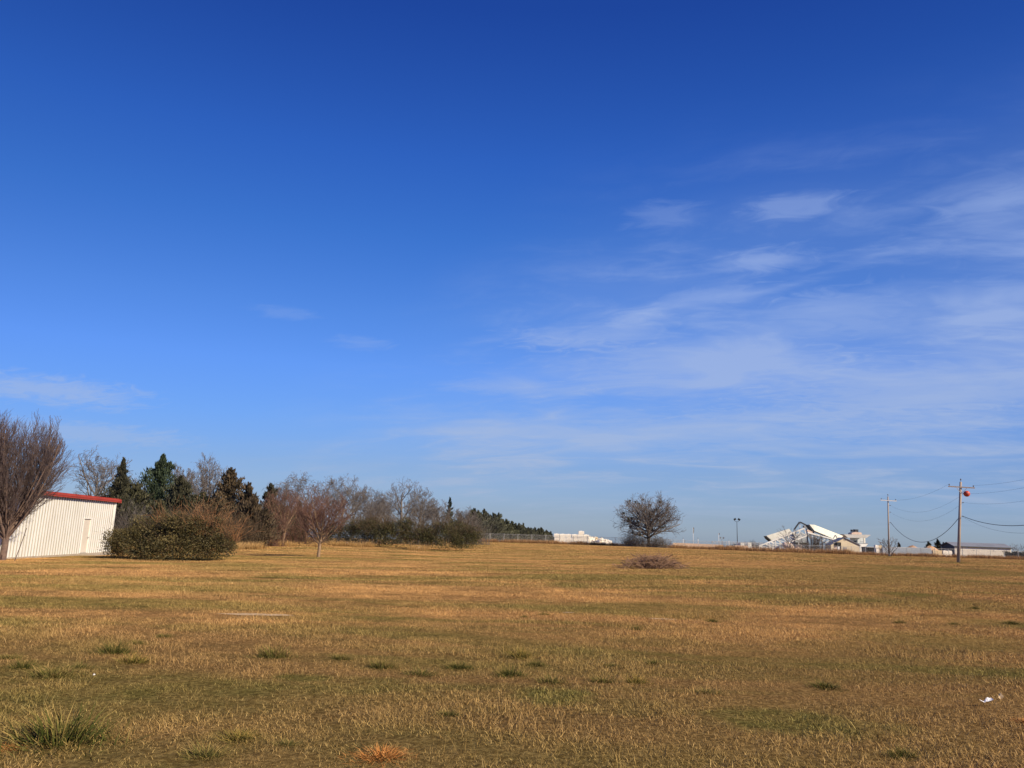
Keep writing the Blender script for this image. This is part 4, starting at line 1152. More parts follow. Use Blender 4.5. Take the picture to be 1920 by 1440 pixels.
def lerp2(a, b_, t): return (a[0] + (b_[0] - a[0]) * t, a[1] + (b_[1] - a[1]) * t)


def truss(name, label, top0, top1, bot0, bot1, nb, Y, depth, w=.16, tmat='steel_white'):
    o = thing(name, label, 'conveyor', on_ground(top0[0], Y))
    for dy in (0, depth):
        mb = MB(); pxbeam(mb, o, top0, top1, w * 1.6, w * 2.0, Y + dy); mb.build('top_chord', M[tmat], o)
        mb = MB(); pxbeam(mb, o, bot0, bot1, w * 1.3, w * 1.5, Y + dy); mb.build('bottom_chord', M[tmat], o)
        prev = None
        for i in range(nb + 1):
            t = i / nb; a = lerp2(top0, top1, t); b_ = lerp2(bot0, bot1, t)
            mb = MB(); pxbeam(mb, o, a, b_, w, w, Y + dy + .01); mb.build('upright', M[tmat], o)
            if prev: mb = MB(); pxbeam(mb, o, prev, b_, w * .8, w * .8, Y + dy + .05); mb.build('diagonal', M[tmat], o)
            prev = a
    mb = MB(); pxbeam(mb, o, top0, top1, depth * .8, .12, Y + depth / 2); mb.build('belt', M['steel_grey'], o)
    return o


def legs(o, pts, Y, w=.18, mat='steel_white', name='leg'):
    org = np.array(o.location)
    for (x, y) in pts:
        p = at(x, y, Y); mb = MB().beam(p - org, np.array([p[0], Y, zt(p[0], Y) - .1]) - org, w); mb.build(name, M[mat], o)


o = truss('truss_conveyor', 'white lattice conveyor rising to the right from the tan barrier wall', (1423, 1024), (1508, 990.5), (1443, 1031), (1512, 1005), 8, 199, 1.6)
legs(o, [(1424, 1024), (1443, 1018), (1454, 1014), (1478, 1006), (1497, 1000)], 199, .16)
mb = MB(); pxbeam(mb, o, (1464, 1021), (1469, 1032), .15, .15, 198.6); mb.build('brace', M['steel_white'], o)

o = thing('aggregate_hopper', 'cream sloping hopper with grey underside behind the white lattice conveyor', 'hopper', on_ground(1462, 207))
pts = [(1437, 1004.4), (1479.5, 991.3), (1485, 998), (1447, 1013.2)]
org = np.array(o.location)
q = [at(1437, 1004.4, 207.6), at(1479.5, 991.3, 207.6), at(1485, 998, 206.6), at(1447, 1013.2, 206.6)]
MB().prism([p - org for p in q], (0, .15, -.12)).build('sloping_plate', M['steel_cream'], o)
MB().prism([at(1446.5, 1013.0, 206.8) - org, at(1485, 998.3, 206.8) - org, at(1488, 1001, 206.8) - org, at(1449, 1017, 206.8) - org], (0, 2.6, 0)).build('trough', M['steel_grey'], o)
MB().prism([at(1437.3, 1005, 206.9) - org, at(1447, 1013.6, 206.9) - org, at(1448.5, 1017, 206.9) - org, at(1440, 1010, 206.9) - org], (0, 2.4, 0)).build('end_plate', M['steel_dark'], o)
legs(o, [(1449, 1016), (1462, 1011), (1475, 1006), (1486, 1001)], 207.5, .2)

o = thing('tripod_gantry', 'dark peaked gantry with a thin centre mast above the conveyors', 'gantry', on_ground(1500, 208))
mb = MB(); pxbeam(mb, o, (1499.2, 978.8), (1489, 993), .28, .34, 208); mb.build('strut', M['steel_dark'], o)
mb = MB(); pxbeam(mb, o, (1500.2, 979), (1513, 985.4), .28, .36, 208); mb.build('strut', M['steel_dark'], o)
mb = MB(); pxbeam(mb, o, (1512.8, 985.2), (1520, 993.5), .34, .44, 208); mb.build('strut', M['steel_dark'], o)
mb = MB(); pxbeam(mb, o, (1499.8, 979), (1499.8, 996), .14, .14, 208.2); mb.build('mast', M['white_trim'], o)
pxprism(o, 'drive_motor', M['steel_grey'], [(1507, 985.5), (1511, 985), (1514, 990), (1509, 991)], 207.4, 1.0)
legs(o, [(1489, 993), (1513, 986), (1520, 993.5)], 208, .26, 'steel_grey')

o = thing('sheet_silo', 'blue-grey corrugated sheet bin below the peaked gantry', 'bin', on_ground(1501, 211))
a, e = at(1488, 999, 211), at(1514, 1003, 211); zb = zt(1501 * 0 + a[0], 211)
mb = MB(); n = 30
prof = [(a[0] + (e[0] - a[0]) * i / n, 211 + (.05 if i % 2 else -.05)) for i in range(n + 1)] + [(e[0], 214.5), (a[0], 214.5)]
mb.prism([np.array([x, y, zb - .1]) - np.array(o.location) for x, y in prof], (0, 0, a[2] - zb)); mb.build('bin_body', M['galv_sheet'], o)
pxprism(o, 'lower_band', M['steel_dark'], [(1488, 1017), (1516, 1017.5), (1516, 1021), (1488, 1021)], 210.6, .3)

o = thing('enclosed_conveyor', 'large cream covered conveyor sloping down to the right to the gabled hut', 'conveyor', on_ground(1545, 203))
org = np.array(o.location)
MB().prism([at(1517.5, 983.3, 206) - org, at(1527, 983.9, 206) - org, at(1581, 1005, 206) - org, at(1571, 1013.5, 203.6) - org, at(1527, 995.2, 203.6) - org], (0, .25, -.15)).build('cover', M['steel_cream'], o)
MB().prism([at(1515.5, 984.8, 203.9) - org, at(1518, 983.6, 203.9) - org, at(1528, 996, 203.5) - org, at(1526, 999.5, 203.5) - org], (0, 2.0, 0)).build('end_plate', M['steel_dark'], o)
mb = MB(); pxbeam(mb, o, (1527, 996.4), (1571, 1014.6), .3, .3, 203.4); mb.build('under_chord', M['steel_dark'], o)
mb = MB(); pxbeam(mb, o, (1513, 998.5), (1570, 1013.5), 1.2, .36, 201.8); mb.build('catwalk', M['steel_white'], o)
mb = MB(); pxbeam(mb, o, (1512, 994), (1522, 999), .9, .5, 202.2); mb.build('chute', M['salmon'], o)
mb = MB(); pxbeam(mb, o, (1510, 1002), (1553, 1020.5), .22, .3, 201.6); mb.build('lower_chord', M['steel_grey'], o)
mb = MB(); pxbeam(mb, o, (1514, 1001), (1534, 1019), .16, .2, 201.2); mb.build('brace', M['steel_grey'], o)
prev = None
for i in range(7):
    t = i / 6; a_ = lerp2((1516, 999.5), (1568, 1013.3), t); b_ = lerp2((1516, 1004), (1553, 1020.5), t)
    mb = MB(); pxbeam(mb, o, a_, b_, .14, .14, 201.5); mb.build('hanger', M['steel_white'], o)
    if prev: mb = MB(); pxbeam(mb, o, prev, b_, .12, .12, 201.45); mb.build('diagonal', M['steel_grey'], o)
    prev = a_
for q in ((1560, 1014.5, 1566, 1003.5), (1566.5, 1003.5, 1571, 1012)):
    mb = MB(); pxbeam(mb, o, q[:2], q[2:], .2, .2, 202.4); mb.build('strut', M['steel_grey'], o)
legs(o, [(1527, 997), (1541, 1004), (1555, 1010), (1566, 1014)], 203.4, .22, 'steel_grey')

o = thing('gabled_hut', 'cream gabled hut with a grey door at the foot of the covered conveyor', 'hut', on_ground(1585, 196))
org = np.array(o.location); HY = 196.0
zb = zt(org[0], HY) - .05
body = [(1558, 1034), (1558, 1021.7), (1583, 1008.8), (1611.5, 1022), (1611.5, 1038)]
P5 = [at(x, y, HY) for x, y in body]; P5[0][2] = zb; P5[4][2] = zb
# front wall is split round the open bay on the left and the door
bx0, bx1 = at(1563, 1020, HY)[0], at(1577, 1020, HY)[0]; bz0, bz1 = at(1570, 1033, HY)[2], at(1570, 1016.8, HY)[2]
MB().prism([P5[0] - org, P5[1] - org, np.array([bx0, HY, at(1563, 1019.3, HY)[2]]) - org, np.array([bx0, HY, zb]) - org], (0, .2, 0)).build('front_wall', M['cream_wall'], o)
MB().prism([np.array([bx1, HY, zb]) - org, np.array([bx1, HY, at(1577, 1012.2, HY)[2]]) - org, P5[2] - org, P5[3] - org, P5[4] - org], (0, .2, 0)).build('front_wall', M['cream_wall'], o)
MB().prism([np.array([bx0, HY, bz1]) - org, np.array([bx0, HY, at(1563, 1019.3, HY)[2]]) - org, np.array([bx1, HY, at(1577, 1012.2, HY)[2]]) - org, np.array([bx1, HY, bz1]) - org], (0, .2, 0)).build('front_wall', M['cream_wall'], o)
MB().box((np.array([P5[0][0] + .1, HY + 1.75, (zb + P5[1][2]) / 2]) - org), (.2, 3.0, P5[1][2] - zb)).build('side_wall', M['cream_wall'], o)
MB().box((np.array([P5[4][0] - .1, HY + 1.75, (zb + P5[3][2]) / 2]) - org), (.2, 3.0, P5[3][2] - zb)).build('side_wall', M['cream_wall'], o)
MB().prism([p + np.array([0, 3.3, 0]) - org for p in P5], (0, .2, 0)).build('back_wall', M['cream_wall'], o)
for A_, B_ in ((P5[1], P5[2]), (P5[2], P5[3])):
    d = (B_ - A_) / np.linalg.norm(B_ - A_); n_ = np.array([-d[2], 0, d[0]]); n_ = n_ if n_[2] > 0 else -n_
    ext0 = .3 if A_ is P5[1] else 0; ext1 = .3 if B_ is P5[3] else 0
    a2, b2 = A_ - d * ext0 + n_ * .02, B_ + d * ext1 + n_ * .02
    MB().prism([a2 - org + np.array([0, -.25, 0]), b2 - org + np.array([0, -.25, 0]), b2 + n_ * .12 - org + np.array([0, -.25, 0]), a2 + n_ * .12 - org + np.array([0, -.25, 0])], (0, 3.6, 0)).build('roof', M['roof_grey'], o)
d0, d1 = at(1581, 1030, HY), at(1588, 1030, HY)
dr = MB().box((np.array([(d0[0] + d1[0]) / 2, HY - .03, zb + .88]) - org), (d1[0] - d0[0], .06, 1.76)).build('door', M['door_grey'], o)
MB().box((np.array([d1[0] - .14, HY - .09, zb + .8]) - org), (.08, .06, .12)).build('handle', M['galv'], dr)
vc = at(1584, 1012.3, HY) - org
mb = MB()
mb.tube([(vc[0] + .22 * math.cos(t), -.03, vc[2] + .22 * math.sin(t)) for t in np.linspace(0, 6.2832, 13)], .04, 5, False); mb.build('gable_vent', M['door_grey'], o)
mb = MB().box((np.array([(bx0 + bx1) / 2, HY - .1, bz0 + .1]) - org), (bx1 - bx0 + .3, .5, .12)); mb.build('bay_sill', M['white_trim'], o)
mb = MB().box((np.array([(bx0 * .7 + bx1 * .3), HY + .6, (bz0 + bz1) / 2 - .2]) - org), (.7, .6, .9)); mb.build('pump', M['salmon'], o)
mb = MB().box((np.array([(bx0 * .25 + bx1 * .75), HY + .5, (bz0 + bz1) / 2 - .35]) - org), (.55, .6, .8)); mb.build('control_box', M['white_trim'], o)
mb = MB().box((np.array([(bx0 + bx1) / 2, HY + .3, bz1 - .35]) - org), (bx1 - bx0 - .1, .4, .5)).box((np.array([(bx0 + bx1) / 2, HY + .1, bz1 - .55]) - org), (.3, .4, .7)); mb.build('hoist', M['steel_dark'], o)

# loading tower
TY = 207.0
o = thing('loading_tower', 'white flared hopper tower with a dark unit on top, right of the gabled hut', 'hopper', on_ground(1607, TY)); org = np.array(o.location)
T0, T1 = at(1582, 1001.8, TY), at(1633, 1002.8, TY); B0, B1 = at(1590, 1008.2, TY + .25), at(1625, 1008.6, TY + .25)
mb = MB(); dp = 6.5
vs = [T0, T1, T1 + (0, dp, 0), T0 + (0, dp, 0), B0, B1, B1 + (0, dp - 3.2, 0), B0 + (0, dp - 3.2, 0)]
mb.add([v - org for v in vs], [[0, 1, 2, 3], [7, 6, 5, 4], [0, 4, 5, 1], [1, 5, 6, 2], [2, 6, 7, 3], [3, 7, 4, 0]]); mb.build('flared_hopper', M['steel_white'], o)
pxprism(o, 'cap_housing', M['salmon'], [(1597, 1002), (1597, 999), (1604, 997.2), (1614, 998.2), (1616, 999.5), (1616, 1002.2)], TY + 2, 2.2)
pxprism(o, 'top_unit', M['steel_dark'], [(1603, 997.4), (1603, 992.5), (1609.5, 992.8), (1609.5, 997.6)], TY + 2.4, 1.2)
pxprism(o, 'top_unit', M['steel_dark'], [(1597.5, 997), (1597.5, 993), (1600, 993.4), (1601, 997)], TY + 2.4, 1.0)
pxprism(o, 'back_panel', M['galv_sheet'], [(1595, 1008.4), (1620, 1008.8), (1620, 1018), (1595, 1018)], TY + 4, .2)
pxprism(o, 'lower_hopper', M['steel_white'], [(1611, 1019.8), (1627.5, 1020), (1623, 1025.3), (1613, 1025.2)], TY + .5, 3.0)
pxprism(o, 'operator_window', M['glass_dark'], [(1601, 1014), (1606, 1014), (1606, 1017.5), (1601, 1017.5)], TY + 3.8, .15)
pxprism(o, 'control_cabin', M['steel_white'], [(1612, 1026), (1621, 1026), (1621, 1037), (1612, 1037)], TY, 2.5)
legs(o, [(1595.5, 1008.4), (1620.5, 1008.8)], TY + 1.7, .34); legs(o, [(1597, 1008.4), (1619, 1008.8)], TY + 4.2, .34)
for q in (((1596, 1018.5), (1627, 1019)), ((1607, 1013), (1607, 1020)), ((1613, 1016), (1618, 1016))):
    mb = MB(); pxbeam(mb, o, *q, .18, .18, TY + 1.5); mb.build('platform_beam', M['steel_grey'], o)

o = thing('dark_container', 'dark open-sided container with a pale roof edge right of the loading tower', 'container', on_ground(1633, 200)); org = np.array(o.location)
c0, c1 = on_ground(1626, 200), on_ground(1640, 200); W_ = c1[0] - c0[0]; H = at(1633, 1026.5, 200)[2] - c0[2]
for sg in (-1, 1): MB().box((sg * (W_ / 2 - .05), 1.5, H / 2), (.1, 3, H)).build('side_wall', M['steel_dark'], o)
MB().box((0, 2.95, H / 2), (W_ - .22, .1, H)).build('back_wall', M['steel_dark'], o)
MB().box((0, 1.4, H + .06), (W_ + .3, 3.4, .12)).build('roof', M['galv'], o)
MB().box((0, 1.5, .04), (W_ - .22, 2.8, .1)).build('floor', M['steel_dark'], o)
MB().beam((-W_ * .3, 1.0, .1), (W_ * .15, 1.2, .75), .5, .12).build('ramp', M['white_trim'], o)

# mixer truck parked behind the small trees
o = thing('mixer_truck', 'pale salmon concrete mixer truck parked under the conveyors, half hidden by weeds', 'truck', on_ground(1489, 197)); o.scale = (.72, .72, .72)
cab = MB().prism([(1.3, 0, .75), (1.3, 0, 2.0), (1.7, 0, 2.75), (2.9, 0, 2.75), (2.9, 0, .75)], (0, 2.2, 0)).build('cab', M['salmon'], o)
MB().prism([(1.42, -.02, 2.05), (1.75, -.02, 2.62), (2.3, -.02, 2.62), (2.3, -.02, 2.05)], (0, .03, 0)).build('side_window', M['glass_dark'], cab)
MB().prism([(.55, .1, .75), (.55, .1, 1.55), (1.3, .1, 1.75), (1.3, .1, .75)], (0, 2.0, 0)).build('hood', M['salmon'], o)
MB().box((-1.3, 1.1, .85), (5.2, .9, .25)).build('chassis', M['steel_dark'], o)
MB().tube([(.35 - 3.9, 1.1, 2.75), (-2.9, 1.1, 2.6), (-1.7, 1.1, 2.3), (-.3, 1.1, 2.0), (.3, 1.1, 1.85)], [.55, .95, 1.15, .95, .45], 18).build('drum', M['salmon'], o, smooth=True)
for x in (1.0, -1.6, -2.9):
    for y in (.1, 2.1):
        w = MB().tube([(x, y - .16, .5), (x, y + .16, .5)], .52, 18).build('wheel', M['rubber'], o)
        MB().tube([(x, y - .18, .5), (x, y + .18, .5)], .24, 12).build('hub', M['salmon'], w)

# small growth before the plant
SMALL = [dict(n=9, ang=34, ratio=1.4, segs=5, up=.05, jit=.12, start=.1, fall=.1, rr=.6, endr=.35),
         dict(n=6, ang=36, ratio=.55, segs=4, up=.04, jit=.14, start=.2, fall=.4, rr=.6, rmin=.03, endr=.5),
         dict(n=4, ang=36, ratio=.5, segs=3, up=.03, jit=.15, start=.2, fall=.4, rr=.7, rmin=.022, endr=.6)]
bare_tree('bare_sapling', 'crooked leafless sapling in front of the cream sloping hopper', 1480, 984, 176, 46, 101, SMALL, (2.5, .16, .12), M['bark_grey'], M['twig_grey'], cat='tree')
bare_tree('bare_sapling', 'bushy leafless sapling in front of the covered conveyor', 1532, 997, 176, 40, 102, SMALL, (2.2, .12, .05), M['bark_grey'], M['twig_grey'], cat='tree')
bare_tree('bare_sapling', 'small leafless sapling before the mixer truck', 1505, 1008, 176, 28, 105, SMALL, (1.8, .1, .1), M['bark_grey'], M['twig_grey'], cat='tree')
bare_tree('bare_sapling', 'small fan-shaped leafless sapling at the foot of the farther utility pole', 1668, 1000, 117, 44, 103, SMALL, (1.0, .11, .04), M['bark_grey'], M['twig_grey'], cat='tree')
bare_tree('bare_tree', 'leafless tree tops beyond the right-hand end of the barn', 1908, 1016, 245, 34, 104, SMALL, (2.4, .14, .04), M['bark_grey'], M['twig_grey'], cat='tree')
b = on_ground(1527, 175.5); k = 175.5 / FPX
o = thing('vine_thicket', 'dark green vine tangle in front of the covered conveyor', 'shrub', b)
put('foliage', shrub_foliage(111, [(0, 0, 1.0, 1.9, 1.0, 1.1), (.6, .2, 2.4, .7, .6, 1.6), (-1.4, 0, .6, 1.2, .8, .8), (1.9, 0, .7, .9, .7, .8)], 2600, .16, M['cedar_brown'], .3), o)
put('stems', stems(112, [(0, 0, 0, .9), (-1.4, 0, 0, .6), (1.7, 0, 0, .5)], 240, 3.0, .022, .4, M['hedge_twig']), o)

# ------------------------------------------------------------------ right-hand side: sheet fence, blocks, sand, barn
block_wall('short cream block stack between the dark container and the grey sheet fence', 1640.5, 1653.5, 178, [3, 3], (1,))
a, e = on_ground(1655, 177.5), on_ground(1747, 177.5)
o = thing('sheet_metal_fence', 'pale blue-grey corrugated sheet metal fence behind the small sapling', 'fence', a); rg = random.Random(5)
H = at(1700, 1025.6, 177.5)[2] - zt((a[0] + e[0]) / 2, 177.5)
npan = 12; pw = (e[0] - a[0]) / npan
mb = MB(); pr = []
nr = 4
for i in range(nr):
    x = pw * i / nr; s = pw / nr
    pr += [(x, 0), (x + s * .38, 0), (x + s * .42, -.13), (x + s * .82, -.13), (x + s * .86, 0)]
pr += [(pw - .012, 0), (pw - .012, .05), (0, .05)]
pan_me = MB().prism([(x, y, 0) for x, y in pr], (0, 0, H)).mesh('sheet_panel', M['galv_sheet'])
for i in range(npan):
    x = a[0] + i * pw
    q = put('sheet_panel', pan_me, o, (i * pw, 0, zt(x + pw / 2, 177.5) - a[2] - .05)); q.scale = (1, 1, rg.uniform(.97, 1.0))
for i in range(npan + 1):
    MB().box((i * pw, .12, H * .48), (.09, .09, H * .96)).build('post', M['galv'], o)
heap('sand_heap', 'orange sand heap showing over the middle of the sheet metal fence', 'sand heap', 1712, 188, 3.6, 3, at(1712, 1023, 188)[2] - zt(at(1712, 1030, 188)[0], 188), M['sand'], 1)
heap('sand_heap', 'orange sand heap showing over the right end of the sheet metal fence', 'sand heap', 1745, 187, 3.4, 3, at(1745, 1023.2, 187)[2] - zt(at(1745, 1030, 187)[0], 187), M['sand'], 2)
block_wall('yellow-cream block stack between the sheet metal fence and the barn', 1748, 1784, 178, [2, 2, 2, 2], (0, 1))
for px, pt, w, lab, Y in ((1743, 1015, 18, 'left one of three dark cedars behind the yellow-cream blocks', 260), (1761, 1010, 20, 'tallest of three dark cedars behind the yellow-cream blocks', 262), (1771, 1016, 12, 'slim cedar nearest the barn gable', 264),
                          (1687, 1017, 10, 'tiny pointed cedar over the left part of the sheet metal fence', 270), (1907, 1034, 34, 'dark evergreen clump right of the barn behind the fence', 190)):
    cedar(lab, px, pt, Y, w * 1.3, int(px), M['cedar'], 'far cedars at the right', nb=60, per=60, size=.5, ragged=.35, sharp=.65)

BY = 196.0
o = thing('long_barn', 'long low cream barn with grey roof and dark slate gable end', 'barn', on_ground(1790, BY)); org = np.array(o.location)
f0, f1 = on_ground(1791, BY), on_ground(1897.5, BY); BL = f1[0] - f0[0]; BD = 6.0
ez0 = at(1800, 1025.6, BY)[2]; BH = ez0 - f0[2] + .1; rz_ = 0.95
rot = 0.0
mb = MB(); pr = [(0, 0)]; n = 58
for i in range(n):
    x = BL * i / n; s = BL / n; pr += [(x + s * .35, 0), (x + s * .45, -.04), (x + s * .6, -.04), (x + s * .7, 0)]
pr += [(BL, 0), (BL, .1), (0, .1)]
dz1 = f1[2] - f0[2]
wall = MB().prism([(x, y, min(0, dz1) - .1) for x, y in pr], (0, 0, BH + .1 - min(0, dz1))).build('front_wall', M['barn_wall'], o)
wall.location = tuple(f0 - org)
off = f0 - org
gz = MB().prism([off + (.05, .1, -.15), off + (.05, BD, -.15), off + (.05, BD, BH), off + (.05, BD / 2, BH + rz_ - .05), off + (.05, .1, BH)], (.12, 0, 0)).build('gable_wall', M['slate'], o)
MB().prism([off + (BL - .17, .1, -.15), off + (BL - .17, BD, -.15), off + (BL - .17, BD, BH), off + (BL - .17, BD / 2, BH + rz_ - .05), off + (BL - .17, .1, BH)], (.12, 0, 0)).build('gable_wall', M['slate'], o)
MB().box(off + (BL / 2, BD, BH / 2), (BL, .1, BH)).build('back_wall', M['barn_wall'], o)
for s in (0, 1):
    y0, y1 = (-.35, BD / 2) if s == 0 else (BD + .35, BD / 2)
    zA, zB = BH - .02, BH + rz_
    MB().prism([off + (-.3, y0, zA), off + (-.3, y1, zB), off + (-.3, y1, zB + .14), off + (-.3, y0, zA + .14)], (BL + .6, 0, 0)).build('roof', M['roof_grey'], o)
MB().box(off + (BL / 2, -.37, BH + .03), (BL + .62, .08, .22)).build('eave_trim', M['slate'], o)
MB().box(off + (.02, BD * .62, 1.05), (.08, 1.6, 2.1)).build('gable_door', M['door_grey'], o)
for t in (.22, .74):
    MB().box(off + (BL * t, -.07, BH - .28), (.55, .08, .22)).build('wall_lamp', M['white_trim'], o)
for t in (.34, .69):
    MB().box(off + (BL * t, -.08, BH - .75), (.12, .1, .22)).build('outlet_box', M['steel_grey'], o)

# ------------------------------------------------------------------ utility poles and lines
def catenary(p, q, sag, n=22):
    p, q = np.asarray(p, float), np.asarray(q, float)
    return [p + (q - p) * t - np.array([0, 0, 4 * sag * t * (1 - t)]) for t in np.linspace(0, 1, n)]


PB1, PB2 = on_ground(1797, 88), on_ground(1667, 118)
d12 = PB2 - PB1; d12[2] = 0; PB3 = PB1 - d12 * 1.05; PB3[2] = zt(PB3[0], PB3[1])
adir = np.array([d12[1], -d12[0], 0]); adir /= np.linalg.norm(adir)
T1 = at(1801.3, 903.5, 88.0); T2 = at(1664.8, 931, 118.0); T3 = PB3 + np.array([0, 0, 9.2])


def utility_pole(label, b, t, arm, r=.15, braces=True, ins_top=True, amat='pole_wood', tilt=0.0):
    o = thing('utility_pole', label, 'utility pole', b)
    d = t - b; L = np.linalg.norm(d); u = d / L
    MB().tube([-u * .3, d * .5, d], [r * 1.15, r * .95, r * .75], 12).build('post', M['pole_wood'], o, smooth=True)
    tl = np.array([0, 0, tilt])
    c = d - u * .62 + np.array([0, -.18, 0]); a0, a1 = c - (adir + tl) * arm, c + (adir + tl) * arm
    ar = MB().beam(a0, a1, .10, .13).build('crossarm', M[amat], o)
    if braces:
        for s in (-1, 1): MB().beam(d - u * 1.35 + np.array([0, -.16, 0]), c + (adir + tl) * s * arm * .42 + np.array([0, -.07, -.02]), .04, .05).build('brace', M['galv'], o)
    pins = []
    for p in (a0 + adir * .12, a1 - adir * .12):
        MB().tube([p, p + (0, 0, .16)], .02, 6).tube([p + (0, 0, .14), p + (0, 0, .20), p + (0, 0, .26), p + (0, 0, .30)], [.05, .085, .06, .03], 8).build('insulator', M['porcelain'], ar)
        pins.append(b + p + np.array([0, 0, .29]))
    if ins_top:
        MB().tube([d - u * .05, d + u * .2], .022, 6).tube([d + u * .17, d + u * .24, d + u * .33, d + u * .38], [.05, .085, .06, .03], 8).build('insulator', M['porcelain'], o)
        pins.append(b + d + u * .37)
    for h in (1.35, 2.35, 3.9):
        q = d - u * h
        MB().tube([q, q + (.26, -.10, 0)], .025, 6).ball(q + np.array([.29, -.11, 0]), .065, 8, 6).build('bracket', M['porcelain'], o)
        pins.append(b + q + np.array([.29, -.11, 0]))
    return o, pins


o1, P1 = utility_pole('nearer leaning wooden utility pole with braced crossarm and the red marker ball beside it', PB1, T1, 1.36, .155, tilt=-.05)
o2, P2 = utility_pole('farther wooden utility pole with a pale crossarm above the small sapling', PB2, T2, 1.13, .11, False, True, 'white_trim', tilt=-.04)
o3, P3 = utility_pole('wooden utility pole outside the right edge, carrying the near ends of the wires', PB3, T3, 1.36, .15)


def wire(label, a, b_, sag, r=.0075):
    pts = catenary(a, b_, sag); org = np.asarray(a, float)
    o = MB().tube([p - org for p in pts], r, 5).build('power_line', M['wire'])
    o.location = tuple(org)
    return tag(o, label, 'cable', 'overhead lines'), pts


wire('upper line from the left end of the nearer crossarm to the farther pole', P1[0], P2[0], .9)
wire('second line down between the two utility poles', P1[3], P2[3], 1.5)
wire('third line down between the two utility poles, with a shallow dip', P1[4], P2[4], 1.7)
wire('thick dark cable hanging in the deepest dip between the two utility poles', P1[5] - np.array([.3, 0, 0]), P2[5], 2.9, .03)
wire('line leaving the right end of the nearer crossarm to the right edge', P1[1], P3[1], .55)
_, mw = wire('line with the red marker ball leaving the nearer pole to the right', P1[3], P3[3], .55)
wire('line halfway up the nearer pole running to the right edge', P1[4], P3[4], .75)
wire('thick dark cable running from the nearer pole to the right edge', P1[5], P3[5], 1.4, .03)
wire('thin lower line under the thick cable at the right edge', P1[5] - np.array([0, 0, .1]), P3[5] - np.array([0, 0, .6]), 1.75, .009)
# marker ball sits on its line a little way out from the pole
best = min(np.linspace(0, 1, 200), key=lambda t: abs(project(mw[0] + (mw[-1] - mw[0]) * t)[0] - 1812.5))
mp = mw[0] + (mw[-1] - mw[0]) * best - np.array([0, 0, 4 * .55 * best * (1 - best)])
mo = thing('marker_ball', 'red-orange aerial marker ball on the line beside the nearer utility pole', 'marker ball', mp)
MB().ball((0, 0, 0), .335, 24, 16).build('shell', M['marker'], mo, smooth=True)
MB().tube([(.345 * math.cos(t), .345 * math.sin(t), 0) for t in np.linspace(0, 6.2832, 25)], .014, 5, False).build('seam_flange', M['marker'], mo)
MB().tube([(-.42 * d12[0] / 31, -.42 * d12[1] / 31, .0), (.42 * d12[0] / 31, .42 * d12[1] / 31, .0)], .03, 6).build('line_clamp', M['galv'], mo)

# distant woods on the skyline
rg = random.Random(12); S = []
o0 = on_ground(1415, 520)
for i in range(46):
    x = rg.uniform(-1, 1) * 17; hmax = (at(1415, 1012.5, 520)[2] - o0[2]) * (1 - .35 * abs(x / 17)) * rg.uniform(.75, 1.05)
    for j in range(22):
        z0 = rg.uniform(.2, .7) * hmax; a = rg.gauss(0, .45); l = hmax * rg.uniform(.2, .4)
        S.append((x + rg.gauss(0, .8), rg.gauss(0, 4), z0, x + math.sin(a) * l + rg.gauss(0, 1), rg.gauss(0, 4), min(hmax, z0 + math.cos(a) * l), .10, .05))
    S.append((x, 0, -.5, x, 0, hmax * .7, .2, .1))
V, F = tubes_np(S, 3)
w_ = put('distant_wood', mesh_np('distant_wood', V, F, M['twig_grey']), None, o0); w_['kind'] = 'stuff'; w_['label'] = 'far-off grey leafless wood on the skyline left of the conveyor'; 

# ------------------------------------------------------------------ grass and small things on the ground
rng = np.random.default_rng(1)
T = []
for k in range(5): T.append(blades(190, rng, .26, (.025, .07), .0045, (.95, .45), .45))          # near, mown straw
for k in range(2): T.append(blades(80, rng, .26, (.06, .14), .0042, (.65, .40), .4))          # near, taller straws
for k in range(4): T.append(blades(240, rng, .62, (.03, .08), .0085, (.8, .45), .45))            # middle
for k in range(3): T.append(blades(210, rng, 1.3, (.05, .10), .024, (.7, .4), .45))             # far


def spread(n, y0, y1, half=.82, seed=0, power=1.0):
    r = np.random.default_rng(seed)
    u = r.random(n); y = np.sqrt(y0 ** 2 + u * (y1 ** 2 - y0 ** 2)) if power == 1.0 else y0 * (y1 / y0) ** u
    x = (r.random(n) * 2 - 1) * (half * y + 1.0)
    return x, y


X, Y, K, SC = [], [], [], []
x, y = spread(13000, 4.6, 24, seed=1)
r = np.random.default_rng(3); k = r.integers(0, 5, len(x)); k = np.where(r.random(len(x)) < .08, 5 + r.integers(0, 2, len(x)), k)
X.append(x); Y.append(y); K.append(k); SC.append(r.uniform(.75, 1.3, len(x)))
x, y = spread(21000, 21, 72, seed=2); X.append(x); Y.append(y); K.append(7 + r.integers(0, 4, len(x))); SC.append(r.uniform(.7, 1.35, len(x)))
x, y = spread(20000, 66, 176, .78, seed=4); X.append(x); Y.append(y); K.append(11 + r.integers(0, 3, len(x))); SC.append(r.uniform(.7, 1.3, len(x)))
X, Y, K, SC = map(np.concatenate, (X, Y, K, SC))
patch = np.sin(X * .83 + 1.7 * np.sin(Y * .61)) * np.sin(Y * 1.27 + 1.3 * np.sin(X * .47 + 2)) + .5 * np.sin(X * 2.9 + Y * 1.3) * np.sin(Y * 3.7 - X)
SC = SC * np.clip(.9 + .32 * patch, .5, 1.35)          # closer-mown and taller patches
ok = ~((X < -25.7) & (Y > 30) & (Y < 54.5))
slabs = [(hit(482, 1153), .70, .20), (hit(1243, 1161), .30, .12), (hit(1066, 1149), .14, .08)]
for c, rx, ry in slabs: ok &= ((((X - c[0]) / (rx + .12)) ** 2 + ((Y - c[1]) / (ry + .22)) ** 2) > 1) | (r.random(len(X)) < .35)
